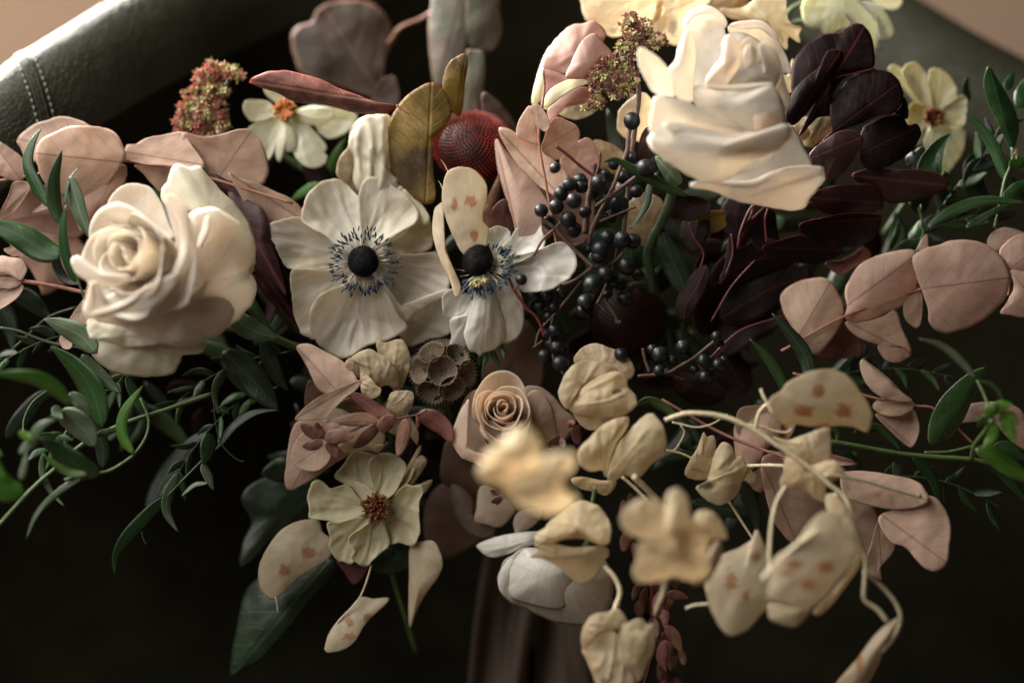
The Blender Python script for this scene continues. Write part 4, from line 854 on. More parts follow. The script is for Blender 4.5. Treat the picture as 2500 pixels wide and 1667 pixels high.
T('eucalyptus_branch', 'folded pink eucalyptus leaves left of the lemon ranunculus, under the open anemone', 'eucalyptus', EG)
EB('f', [(640, 1290), (540, 1290), (480, 1240), (430, 1130), (380, 1040), (345, 965), (430, 950), (520, 990), (650, 1060), (740, 1150), (760, 1230)], -30, cup=0.35, gx=0.2)
EB('f', [(335, 1465), (400, 1385), (480, 1325), (560, 1285), (650, 1245), (790, 1195), (765, 1255), (690, 1310), (600, 1400), (540, 1465), (430, 1475)], 20, gx=0.1)
EB('f', [(990, 1440), (880, 1350), (780, 1305), (690, 1320), (660, 1360), (760, 1430), (880, 1460)], -20, 'leaf_brown')
EB('j', [(600, 60), (500, 55), (410, 70), (370, 160), (350, 300), (342, 420), (375, 466), (430, 440), (520, 390), (610, 320), (720, 240), (720, 150)], -40, cup=0.15)
EB('j', [(620, 170), (560, 110), (480, 110), (410, 170), (380, 250), (395, 320), (460, 350), (540, 347), (600, 290), (615, 230)], 0, gx=0.2, cup=-0.2)
EB('f', [(420, 1400), (400, 1320), (430, 1200), (500, 1230), (600, 1290), (700, 1300), (640, 1370), (500, 1400)], -70, 'leaf_brown')
EB('j', [(640, 870), (700, 880), (760, 890), (830, 880), (790, 960), (735, 1000), (690, 940)], -90, 'leaf_brown')
EB('g', [(-60, 1250), (-60, 1080), (-20, 900), (70, 780), (200, 770), (300, 860), (350, 1020), (360, 1150), (330, 1250), (200, 1300), (60, 1300)], -115, 'leaf_taupe', cup=0.2)
EB('j', [(1160, 760), (1140, 640), (1160, 520), (1250, 420), (1400, 380), (1500, 480), (1560, 620), (1480, 740), (1350, 820), (1250, 850)], -210, 'leaf_taupe', cup=0.2)
EB('j', [(1240, 400), (1250, 230), (1290, 180), (1420, 300), (1560, 420), (1600, 560), (1460, 560), (1340, 480)], -190, 'leaf_taupe', cup=0.2)
EB('k', [(360, 560), (260, 460), (170, 440), (150, 560), (142, 640), (200, 655), (280, 675), (350, 610)], -120, 'rose_peach', cup=0.2)
EB('k', [(520, 560), (400, 580), (360, 640), (370, 700), (385, 722), (440, 690), (500, 640)], -110, 'rose_peach', cup=0.2)
EB('k', [(150, 640), (130, 520), (60, 440), (0, 440), (20, 560), (80, 680), (200, 740), (260, 680)], -150, 'ribbon_taupe', cup=0.2)

# ---------------------------------------------------------------- green foliage
GG = 'trailing green foliage'
def GL(t, sp, w, z, mat='leaf_green', **k): return leaf('leaf', t, sp, w*0.88, z, mat, **k)
T('ruscus_sprig', 'slender dark green leaves standing in front of the pink leaves, top left corner', 'foliage', GG)
GL('a', [(352, 1430), (262, 1290), (192, 1130), (215, 990), (285, 873)], 95, 40, roll=0.2)
GL('a', [(425, 1540), (372, 1400), (368, 1220), (425, 1025)], 115, 48, roll=-0.3)
GL('e', [(480, -200), (515, -60), (560, 90), (640, 260)], 120, 30, 'leaf_silver', roll=-0.2)
GL('e', [(520, 535), (465, 400), (425, 200), (450, 0)], 75, 62, roll=0.4)
GL('a', [(440, 1400), (470, 1240), (540, 1140)], 22, 40)
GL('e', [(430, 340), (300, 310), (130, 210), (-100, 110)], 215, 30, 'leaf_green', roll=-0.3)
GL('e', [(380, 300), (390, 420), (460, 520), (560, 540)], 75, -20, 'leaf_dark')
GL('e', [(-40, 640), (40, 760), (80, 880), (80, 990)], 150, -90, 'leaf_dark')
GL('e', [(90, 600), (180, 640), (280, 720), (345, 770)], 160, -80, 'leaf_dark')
stem('stem', 'e', [(350, -70), (430, 60), (460, 260), (500, 420), (600, 700)], 8, 20, 'stem_green')
stem('stem', 'e', [(0, 840), (120, 860), (250, 910), (380, 950), (600, 990)], 10, -40, 'stem_dark_green')
stem('stem', 'e', [(0, 1060), (150, 930), (330, 770), (520, 700)], 9, -70, 'stem_dark_green')

T('ruscus_sprig', 'bright green sprig with a silvery sheen at the left edge, below the big rose', 'foliage', GG)
GL('e', [(660, 1010), (560, 900), (430, 830), (298, 780)], 170, 30, 'leaf_silver', roll=0.2)
GL('e', [(700, 1520), (640, 1290), (520, 1110), (345, 965)], 185, -20, 'leaf_green', roll=0.5)
GL('e', [(560, 1020), (620, 1110), (720, 1200), (825, 1288)], 120, -40, 'leaf_silver')
GL('e', [(480, 1370), (400, 1270), (230, 1180), (-60, 1150)], 115, 190, 'leaf_bright', zt=230, roll=0.3)
GL('e', [(470, 1290), (540, 1340), (590, 1400), (620, 1450)], 105, 90, 'leaf_silver')
GL('i', [(400, 50), (480, 60), (570, 130), (650, 250)], 190, 80, 'leaf_silver', prof=(0.4, 0.6))
GL('i', [(380, -30), (390, 20), (430, 60)], 80, 95, 'leaf_silver')
GL('i', [(915, 305), (840, 180), (850, 20), (980, -170)], 88, 60, 'leaf_bright', roll=0.1)
GL('e', [(865, 1165), (910, 1270), (960, 1370), (1015, 1470)], 85, -10, 'leaf_green')
GL('i', [(690, 440), (560, 400), (420, 290), (270, 190)], 175, 150, 'leaf_green', roll=0.35)
GL('i', [(600, 440), (480, 430), (360, 360), (290, 300)], 70, 158, 'leaf_bright', roll=-0.3)
GL('i', [(170, 550), (60, 550), (-40, 480), (-60, 300), (20, 310)], 210, 240, 'leaf_bright', roll=0.2)
GL('i', [(140, 480), (170, 380), (180, 290)], 55, 235, 'leaf_silver')
GL('i', [(130, 300), (220, 220), (270, 120), (380, 60)], 85, 200, 'leaf_silver')
GL('i', [(130, 150), (190, 190), (230, 200)], 60, 215, 'leaf_bright')
GL('i', [(290, 300), (290, 430), (350, 560), (442, 662)], 52, 60, 'leaf_silver')
GL('i', [(380, 210), (430, 190), (500, 205)], 40, 90, 'leaf_silver')
GL('i', [(660, 170), (740, 150), (830, 130)], 55, 50, 'leaf_green')
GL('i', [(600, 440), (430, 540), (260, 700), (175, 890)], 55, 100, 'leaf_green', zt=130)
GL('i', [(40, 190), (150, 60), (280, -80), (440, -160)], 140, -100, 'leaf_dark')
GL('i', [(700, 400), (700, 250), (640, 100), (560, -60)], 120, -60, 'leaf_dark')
stem('stem', 'i', [(-80, 860), (0, 780), (220, 540), (390, 390), (560, 240), (830, 100), (1130, 0), (1450, -110)], 15, 130, 'stem_green', -40)
stem('stem', 'i', [(440, 480), (600, 440), (740, 420), (860, 350), (930, 290), (1000, 180), (1015, 60), (960, -80)], 11, 110, 'stem_green', 0)
stem('stem', 'i', [(160, 180), (165, 60), (230, -60), (350, -150)], 5, 60, 'stem_green', 0)

T('ruscus_sprig', 'dark trailing sprig hanging into the black, under the left rose stem', 'foliage', GG)
GL('e', [(1520, 1000), (1650, 1120), (1780, 1260), (1905, 1415)], 250, -40, 'leaf_dark', roll=0.2)
GL('e', [(1540, 1120), (1480, 1220), (1470, 1330), (1500, 1420)], 60, -30, 'leaf_green')
GL('e', [(1800, 920), (1850, 1080), (1900, 1180), (1970, 1270)], 130, -70, 'leaf_dark')
GL('e', [(1190, 1380), (1300, 1340), (1460, 1290)], 55, -30, 'leaf_dark')
GL('e', [(1640, 1440), (1700, 1350), (1750, 1350)], 60, -60, 'leaf_bright')
GL('e', [(1640, 1090), (1670, 1040), (1700, 1050)], 50, -60, 'leaf_bright')
GL('i', [(1145, 590), (1010, 720), (860, 880), (790, 1010), (785, 1132)], 110, -10, 'leaf_green', roll=0.3)
GL('i', [(1215, 430), (1150, 580), (1140, 700), (1218, 838)], 80, 0, 'leaf_silver')
GL('i', [(1430, 160), (1420, 260), (1390, 380)], 120, 0, 'leaf_green', roll=0.5)
GL('i', [(1380, 370), (1420, 450), (1458, 548)], 72, 0, 'leaf_silver')
GL('i', [(1420, 500), (1330, 515), (1240, 590)], 34, 10, 'leaf_silver')
GL('i', [(1480, 272), (1590, 120), (1740, 20), (1910, 0)], 62, -40, 'leaf_dark', roll=0.5)
GL('i', [(1000, 700), (1120, 480), (1280, 260), (1440, 120)], 150, -120, 'leaf_dark')
GL('i', [(1480, 20), (1520, 10), (1570, 25)], 34, -20, 'leaf_green')
stem('stem', 'i', [(1145, 590), (1260, 470), (1400, 330), (1520, 230), (1600, 100), (1700, -30), (1900, -160)], 8, 0, 'stem_dark_green', -80)
stem('stem', 'i', [(1460, -60), (1470, 60), (1500, 200), (1560, 290), (1640, 350), (1668, 345)], 4, -20, 'stem_dark_green')
stem('stem', 'i', [(970, 830), (975, 870), (1000, 920)], 4, 0, 'stem_dark_green')

T('salal_leaf', 'big bluish green pointed leaf hanging in the shadow at the bottom left', 'leaf', 'large dark leaves low in the bouquet')
blob('blade', 'j', [(600, 850), (640, 900), (560, 1010), (480, 1100), (400, 1210), (290, 1340), (200, 1440), (120, 1480), (30, 1530), (40, 1400), (75, 1200), (120, 1040), (220, 940), (400, 870)], -150, 'leaf_dark', cup=0.15, thick=0.0005)
stem('petiole', 'j', [(600, 850), (750, 700), (900, 560)], 9, -150, 'stem_dark_green')
T('salal_leaf', 'dim dark leaf behind the seed discs, between the pink leaf and the large low leaf', 'leaf', 'large dark leaves low in the bouquet')
blob('blade', 'j', [(560, 420), (600, 560), (500, 640), (300, 720), (180, 850), (85, 900), (100, 760), (150, 640), (90, 500), (200, 400), (400, 340)], -190, 'leaf_dark', cup=0.15, thick=0.0005)
T('salal_leaf', 'dark rounded leaf hidden below the lemon ranunculus', 'leaf', 'large dark leaves low in the bouquet')
blob('blade', 'j', [(800, 800), (960, 760), (1060, 800), (1080, 880), (1000, 930), (900, 940), (800, 880)], -100, 'leaf_dark', cup=0.15)

T('ruscus_sprig', 'upright green sprig in the upper right corner against the wall', 'foliage', GG)
blob('leaf', 'd', [(1875, 1020), (1830, 950), (1780, 840), (1720, 720), (1685, 600), (1690, 510), (1718, 448), (1770, 530), (1840, 640), (1900, 760), (1925, 870), (1910, 960)], -60, 'leaf_green', fold=0.15, cup=0.1)
GL('d', [(1835, 1240), (1770, 1040), (1670, 880), (1550, 768)], 95, -55, roll=0.4)
blob('leaf', 'd', [(1320, 1230), (1240, 1190), (1235, 1120), (1290, 1030), (1370, 950), (1457, 913), (1420, 1000), (1400, 1100), (1390, 1200)], -60, 'leaf_green', fold=0.2)
GL('d', [(1290, 1560), (1480, 1440), (1700, 1375), (1980, 1385)], 95, -40, roll=0.4)
GL('d', [(1560, 1560), (1700, 1480), (1850, 1400), (1900, 1395)], 60, -45, 'leaf_green')
GL('d', [(1700, 1400), (1620, 1280), (1620, 1150), (1700, 1070)], 170, -110, 'leaf_dark')
GL('d', [(1820, 1370), (1900, 1290), (1990, 1230)], 90, -50)
GL('d', [(1855, 1130), (1930, 1110), (2020, 1080)], 95, -40, 'leaf_bright')
GL('d', [(1840, 620), (1860, 560), (1892, 495)], 70, -130)
GL('d', [(1930, 740), (1950, 640), (1990, 520)], 120, -100)
GL('d', [(1580, 700), (1560, 600), (1580, 520)], 60, -200, 'leaf_dark')
GL('d', [(1160, 1130), (1240, 1080), (1270, 1000)], 160, -100, 'leaf_dark')
GL('d', [(1500, 1420), (1440, 1330), (1410, 1240), (1420, 1180)], 120, -130, 'leaf_dark')
GL('d', [(1240, 1460), (1250, 1380), (1330, 1320)], 150, -130, 'leaf_dark')
GL('d', [(1950, 1380), (1900, 1290), (1880, 1200)], 90, -90, 'leaf_dark')
GL('h', [(960, 500), (1060, 380), (1100, 200), (1080, 40)], 190, -190, 'leaf_dark')
GL('h', [(1250, 300), (1300, 150), (1480, 60), (1700, 0)], 120, -120, 'leaf_dark')
stem('stem', 'd', [(1760, 1560), (1800, 1380), (1830, 1230), (1880, 1100), (1880, 1010)], 12, -55, 'stem_green')
stem('stem', 'd', [(1255, 1560), (1262, 1500), (1240, 1420)], 10, -80, 'stem_green')
stem('stem', 'h', [(1180, 420), (1270, 210), (1262, 100), (1255, 0)], 8, -90, 'stem_green')
GL('h', [(1265, 160), (1245, 190), (1235, 240)], 18, -80, 'leaf_bright')
GL('d', [(1895, 1100), (1910, 1060), (1920, 1100)], 26, -50, 'petal_tan')
GL('d', [(1890, 1060), (1915, 1030), (1890, 1025)], 20, -50, 'petal_tan')

T('ruscus_sprig', 'long green stem with narrow leaves crossing behind the cream pods at the right edge', 'foliage', GG)
blob('leaf', 'h', [(1330, 1640), (1300, 1560), (1330, 1430), (1400, 1310), (1500, 1210), (1600, 1140), (1700, 1112), (1655, 1220), (1600, 1350), (1540, 1480), (1450, 1590)], 10, 'leaf_green', fold=0.12, cup=0.1)
GL('h', [(1630, 1190), (1540, 1080), (1400, 965), (1240, 912)], 62, 120, 'leaf_silver', roll=0.3)
GL('h', [(1640, 1200), (1740, 1230), (1800, 1300), (1812, 1400)], 34, 140, 'leaf_green')
GL('l', [(1600, 225), (1700, 260), (1800, 330), (1960, 440)], 130, 120, 'leaf_bright', roll=0.2)
GL('l', [(1620, 290), (1740, 340), (1830, 440), (1900, 540)], 80, 10)
GL('l', [(1700, 215), (1790, 225), (1900, 290)], 100, 20, 'leaf_green')
GL('l', [(1240, 268), (1340, 370), (1390, 480), (1398, 612)], 66, 0, roll=0.3)
GL('l', [(900, 130), (1030, 100), (1120, 170), (1175, 240)], 55, -40)
GL('l', [(930, 300), (880, 260), (800, 235)], 34, 0)
GL('l', [(770, 110), (810, 130), (800, 190)], 28, 20, 'leaf_bright')
GL('l', [(1160, 390), (1150, 340), (1130, 300)], 60, -60, 'leaf_silver')
for q in ([(1720, 60), (1660, 60), (1610, 100)], [(1700, 30), (1740, -20), (1820, -30)], [(1760, 60), (1800, 120), (1830, 190)], [(1720, 80), (1700, 150), (1640, 230)], [(1730, 50), (1800, 40), (1850, 90)], [(1680, 40), (1690, 0), (1740, -40)]):
    GL('l', q, 75, 165, 'leaf_bright')
stem('stem', 'l', [(640, 180), (790, 185), (1000, 222), (1200, 255), (1400, 272), (1580, 285), (1760, 330), (1960, 420)], 13, 10, 'stem_green', 30)
stem('stem', 'l', [(1310, 245), (1450, 240), (1600, 205)], 9, 15, 'stem_green')
stem('stem', 'l', [(1580, 285), (1600, 200), (1660, 120), (1700, 60)], 14, 40, 'stem_green', 165)
stem('stem', 'h', [(1640, 1200), (1700, 1330), (1715, 1440)], 9, 130, 'stem_green', 165)

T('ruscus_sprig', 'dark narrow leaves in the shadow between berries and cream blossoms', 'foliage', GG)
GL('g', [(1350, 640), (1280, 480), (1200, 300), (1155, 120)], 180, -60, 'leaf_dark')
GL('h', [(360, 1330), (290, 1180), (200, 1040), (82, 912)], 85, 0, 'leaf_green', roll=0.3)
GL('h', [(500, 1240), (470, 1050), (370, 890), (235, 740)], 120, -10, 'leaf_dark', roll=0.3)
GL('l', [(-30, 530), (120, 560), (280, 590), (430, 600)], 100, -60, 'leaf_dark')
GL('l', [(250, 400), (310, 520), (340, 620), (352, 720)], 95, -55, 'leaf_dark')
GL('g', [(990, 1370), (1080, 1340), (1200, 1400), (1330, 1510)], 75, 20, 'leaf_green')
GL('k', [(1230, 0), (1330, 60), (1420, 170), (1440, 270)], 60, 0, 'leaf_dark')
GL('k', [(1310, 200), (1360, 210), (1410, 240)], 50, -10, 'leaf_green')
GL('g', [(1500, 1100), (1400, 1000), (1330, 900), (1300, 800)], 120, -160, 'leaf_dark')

def sprig(label, t, line, z0, z1, side, seed, wid, ln, mats, r=4):
    """a thin stem with narrow alternating leaves"""
    T('ruscus_sprig', label, 'foliage', GG); rs = random.Random(seed)
    stem('stem', t, line, r, z0, 'stem_dark_green', z1)
    pts = spline_open([tuple(p) for p in line], 2*side + 1)
    for i in range(1, 2*side):
        a, b = pts[i-1], pts[i+1]; an = math.atan2(b[1]-a[1], b[0]-a[0]) + (1 if i % 2 else -1)*rs.uniform(0.35, 0.8); L_ = ln*rs.uniform(0.7, 1.2)
        zz = z0 + (z1 - z0)*i/(2*side); bend = rs.uniform(-0.25, 0.25)
        p = pts[i]; q = (p[0] + math.cos(an)*L_*0.5, p[1] + math.sin(an)*L_*0.5); e_ = (p[0] + math.cos(an + bend)*L_, p[1] + math.sin(an + bend)*L_)
        leaf('leaf', t, [p, q, e_], wid*rs.uniform(0.7, 1.15), zz, rs.choice(mats), roll=rs.uniform(-0.8, 0.8), zt=zz + rs.uniform(-20, 30), n=12, m=5)
M3 = ['leaf_green', 'leaf_dark', 'leaf_green']
sprig('thin dark sprig running down left from under the far left rose', 'i', [(900, -300), (700, -60), (480, 120), (280, 330)], -60, -20, 6, 3, 50, 190, M3)
sprig('thin dark sprig trailing to the lower left above the long drooping leaf', 'i', [(1750, -160), (1500, 60), (1300, 300), (1150, 560)], -70, -30, 6, 8, 50, 180, M3)
sprig('narrow leaved sprig at the far left edge between the pink leaves and bright leaf', 'e', [(600, 900), (400, 900), (180, 980), (-60, 1120)], -80, -30, 5, 11, 52, 190, M3)
sprig('dark narrow leaved sprig in the gap just right of the far left rose', 'e', [(2000, 1000), (1700, 1060), (1400, 1200), (1150, 1400)], -90, -60, 6, 15, 52, 200, M3)
sprig('dim narrow leaved sprig at the right edge under the lemon flower', 'd', [(1300, 1560), (1480, 1300), (1660, 1100), (1800, 860)], -120, -90, 6, 19, 62, 220, M3)
sprig('dim sprig spreading right above the dusky pink leaves', 'h', [(900, 420), (1160, 240), (1450, 120), (1800, 40)], -120, -80, 6, 23, 62, 220, M3)
sprig('dim narrow sprig between the dusky pink leaves and the honey coloured disc', 'h', [(500, 1240), (800, 1140), (1150, 1120), (1500, 1180)], -110, -70, 6, 27, 58, 210, M3)
sprig('narrow sprig in the dark below the green stem at the right', 'l', [(900, 420), (1150, 380), (1450, 420), (1750, 560)], -90, -50, 5, 31, 46, 170, M3)
# ---------------------------------------------------------------- smoke bush and other dark leaves
SG = 'dark smoke bush sprays'
def SB(t, pts, z, mat='smoke_dark', **k): return blob('leaf', t, pts, z, mat, **k)
T('smoke_bush_branch', 'near black maroon leaves with red veins beside the upper right rose', 'smoke bush', SG)
SB('d', [(410, 950), (480, 800), (380, 690), (372, 520), (388, 420), (440, 340), (500, 288), (580, 240), (690, 225), (750, 185), (820, 160), (880, 185), (920, 260), (937, 360), (928, 465), (820, 490), (730, 540), (660, 640), (632, 780), (540, 815)], -60, gx=0.1, gy=-0.1, cup=0.15, c=(640, 480), tip=(860, 190))
SB('d', [(375, 862), (325, 800), (350, 700), (400, 600), (500, 510), (570, 450), (600, 370), (640, 340), (705, 345), (722, 380), (680, 460), (620, 570), (540, 690), (460, 790)], -20, 'smoke_dark', gx=-0.2, cup=0.3)
SB('d', [(655, 895), (635, 800), (640, 710), (700, 610), (780, 530), (870, 480), (960, 478), (1050, 500), (1110, 565), (1137, 650), (1110, 730), (1060, 780), (960, 790), (860, 840), (740, 880)], -40, gx=0.1, cup=0.15, tip=(1100, 570))
SB('d', [(1060, 790), (1110, 735), (1140, 660), (1170, 740), (1165, 810), (1115, 800)], -70)
SB('d', [(820, 1060), (850, 890), (910, 840), (1020, 790), (1120, 790), (1165, 855), (1232, 848), (1256, 920), (1210, 1010), (1120, 1090), (1000, 1150), (890, 1160)], -55, tip=(1230, 870), cup=0.2)
SB('d', [(490, 1085), (520, 1020), (600, 960), (680, 905), (780, 890), (850, 930), (862, 970), (830, 1030), (770, 1130), (700, 1200), (600, 1245), (585, 1170)], -15, 'smoke_plum', tip=(850, 940), gx=0.1, cup=0.2)
SB('d', [(780, 1200), (930, 1150), (1100, 1160), (1280, 1160), (1400, 1200), (1452, 1262), (1380, 1322), (1200, 1370), (1050, 1390), (930, 1310)], -75, 'smoke_plum', gy=0.6, tip=(1450, 1270))
SB('d', [(480, 1350), (620, 1280), (800, 1260), (940, 1270), (1000, 1390), (960, 1440), (800, 1480), (600, 1460)], -70, 'smoke_plum', gy=0.5)
SB('h', [(430, 130), (600, 85), (760, 58), (900, 60), (985, 75), (985, 125), (940, 220), (860, 270), (700, 292), (560, 262), (450, 205)], -45, 'smoke_dark', gy=0.5, tip=(980, 90))
SB('h', [(170, 290), (300, 240), (450, 210), (600, 288), (720, 298), (690, 350), (550, 402), (400, 395), (240, 368)], -50, gy=0.5, tip=(700, 310))
SB('c', [(1000, 1080), (1010, 960), (1060, 870), (1120, 900), (1120, 1020), (1070, 1100)], -40, 'smoke_plum')
SB('g', [(1200, 60), (1180, -20), (1220, -60), (1400, -60), (1500, -10), (1480, 60), (1330, 110)], -60)
stem('stem', 'd', [(940, 470), (820, 500), (640, 550), (560, 680), (480, 830), (410, 950), (360, 1100)], 7, -50, 'stem_maroon')
stem('stem', 'd', [(660, 895), (580, 970), (490, 1080), (300, 1300), (100, 1500)], 7, -35, 'stem_maroon')
stem('stem', 'd', [(520, 1385), (300, 1440), (120, 1400), (30, 1560), (0, 1700)], 9, -40, 'stem_maroon')

T('smoke_bush_branch', 'deep maroon leaves and red stems in the dark middle right, below the rose', 'smoke bush', SG)
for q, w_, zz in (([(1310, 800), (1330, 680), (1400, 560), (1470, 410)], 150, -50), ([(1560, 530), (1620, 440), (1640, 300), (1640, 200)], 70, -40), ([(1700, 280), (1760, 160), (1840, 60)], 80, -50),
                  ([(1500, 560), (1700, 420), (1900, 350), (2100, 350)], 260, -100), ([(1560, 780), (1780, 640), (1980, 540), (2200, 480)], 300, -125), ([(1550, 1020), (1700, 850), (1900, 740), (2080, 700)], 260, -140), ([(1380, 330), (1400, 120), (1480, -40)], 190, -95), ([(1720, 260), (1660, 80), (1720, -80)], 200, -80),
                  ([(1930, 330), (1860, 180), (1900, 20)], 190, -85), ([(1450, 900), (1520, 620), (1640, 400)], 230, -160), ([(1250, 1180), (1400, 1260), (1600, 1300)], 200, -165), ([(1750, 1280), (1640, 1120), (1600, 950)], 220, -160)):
    leaf('leaf', 'g', q, w_, zz, 'smoke_dark', prof=(0.45, 0.5), m=9)  # darker leaf colour carries the deep shadow of this part
SB('g', [(1400, 130), (1420, 80), (1520, 40), (1620, 60), (1600, 150), (1500, 200), (1420, 190)], -90, 'leaf_ochre')
for q in ([(1350, 120), (1380, 220), (1450, 330), (1420, 450)], [(1640, 200), (1650, 330), (1610, 450), (1560, 540)], [(1690, 270), (1750, 130), (1800, 0)], [(1880, 260), (1870, 100), (1900, 0)], [(1800, 380), (1640, 560), (1500, 800)], [(1480, 1060), (1700, 860), (2000, 760)]):
    stem('stem', 'g', q, 7, -45, 'stem_maroon')

T('smoke_bush_branch', 'maroon leaf tucked between the far left rose and the open anemone', 'smoke bush', SG)
SB('e', [(1560, -90), (1640, -60), (1780, 10), (1830, 90), (1850, 200), (1880, 330), (1910, 420), (1960, 620), (1900, 560), (1800, 430), (1730, 300), (1600, 100)], -55, 'smoke_plum', tip=(1950, 600), cup=0.2)
SB('e', [(1700, 330), (1860, 330), (1940, 420), (1990, 560), (2000, 720), (2040, 790), (1950, 740), (1850, 600), (1740, 450)], -70, 'smoke_dark', tip=(2030, 780))
SB('e', [(1740, 480), (1850, 600), (1940, 720), (1960, 780), (1880, 700), (1770, 570)], -90, 'smoke_dark')
SB('f', [(240, 640), (300, 680), (330, 780), (360, 860), (300, 800), (240, 720)], -80, 'smoke_plum')
SB('a', [(1420, 1180), (1500, 1200), (1600, 1260), (1720, 1340), (1740, 1420), (1640, 1380), (1520, 1300)], -70, 'smoke_plum')

T('autumn_leaf', 'dusky rose leaf lying level over the white flower, crisp red edge, top left', 'leaf', 'single leaves at the top')
SB('b', [(1030, 722), (960, 715), (880, 698), (760, 650), (640, 608), (520, 548), (400, 512), (280, 484), (190, 487), (120, 500), (18, 551), (60, 585), (130, 608), (230, 642), (300, 685), (380, 706), (440, 708), (452, 692), (480, 706), (600, 730), (690, 757), (770, 778), (870, 775), (970, 776)], -20, 'leaf_rosy', gy=0.5, cup=0.3, wav=0.05, tip=(18, 551), n=72)
stem('petiole', 'b', [(1030, 722), (1060, 740), (1120, 780)], 8, -20, 'stem_pink')
T('autumn_leaf', 'ochre yellow leaf browning at its base, standing left of the red cone', 'leaf', 'single leaves at the top')
SB('b', [(1230, 1400), (1100, 1320), (1010, 1210), (980, 1080), (973, 940), (980, 840), (1040, 725), (1110, 650), (1190, 595), (1270, 565), (1340, 600), (1400, 700), (1400, 800), (1350, 880), (1290, 950), (1280, 1150), (1300, 1350)], -60, 'leaf_ochre', cup=0.10, gx=0.15, wav=0.05, tip=(1270, 570))
SB('b', [(1440, 790), (1350, 640), (1360, 500), (1400, 420), (1450, 385), (1505, 368), (1518, 440), (1500, 560), (1490, 680), (1475, 775)], -80, 'leaf_ochre', cup=0.2)
T('autumn_leaf', 'blurred grey brown rounded leaf against the chair back, top left of middle', 'leaf', 'single leaves at the top')
SB('b', [(930, 660), (800, 640), (650, 590), (480, 545), (380, 500), (335, 400), (308, 290), (320, 215), (370, 175), (450, 150), (475, 90), (520, 40), (600, 12), (720, 0), (850, 20), (940, 80), (990, 170), (1000, 230), (1040, 250), (990, 330), (950, 420)], -360, 'leaf_faded', cup=0.06, wav=0.05, gx=0, gy=0, tip=(520, 40))
SB('b', [(860, 700), (900, 600), (935, 540), (1015, 525), (1045, 620), (1040, 720), (950, 730)], -300, 'leaf_faded')
stem('petiole', 'b', [(970, 300), (1060, 190), (1200, 130), (1300, 60)], 13, -350, 'stem_pink')
T('autumn_leaf', 'blurred grey green tall leaf against the dark chair back at the top edge', 'leaf', 'single leaves at the top')
SB('b', [(1330, 600), (1285, 560), (1262, 400), (1250, 200), (1265, 60), (1300, -80), (1500, -100), (1525, 100), (1515, 300), (1450, 440), (1390, 540)], -300, 'leaf_greyish', cup=0.2, gx=0.2)
SB('b', [(1540, 330), (1505, 180), (1520, -40), (1600, -120), (1720, -60), (1735, 80), (1752, 180), (1740, 270), (1690, 345), (1640, 358), (1580, 350)], -280, 'leaf_greyish', cup=0.2)
SB('b', [(1490, 840), (1480, 700), (1500, 500), (1510, 350), (1560, 340), (1625, 360), (1635, 500), (1610, 700), (1590, 830)], -250, 'leaf_greyish', cup=0.15)
SB('b', [(1380, 880), (1370, 800), (1430, 780), (1500, 800), (1490, 880)], -150, 'leaf_greyish')
SB('b', [(1860, 900), (1780, 880), (1650, 830), (1610, 700), (1630, 630), (1720, 690), (1790, 770), (1840, 850)], -200, 'leaf_faded')

# ---------------------------------------------------------------- cones, seed pod, fluffy heads
T('echinacea_cone', 'domed rusty red cone flower behind the ochre leaf', 'cone flower', 'red cone flowers')
pincone('b', (1560, 1020), 268, (0.05, 0.75, 0.65), -150, n=900)
stem('stem', 'b', [(1560, 1100), (1600, 1400), (1620, 1800)], 24, -230, 'stem_dark_green', -260)
T('echinacea_cone', 'dark red cone flower in deep shadow behind the black berries', 'cone flower', 'red cone flowers')
pincone('g', (930, 780), 270, (0.35, 0.35, 0.85), -190, n=900, mat='cone_red_shaded')
stem('stem', 'g', [(950, 900), (900, 1300), (700, 1700)], 24, -220, 'stem_dark_green', -260)

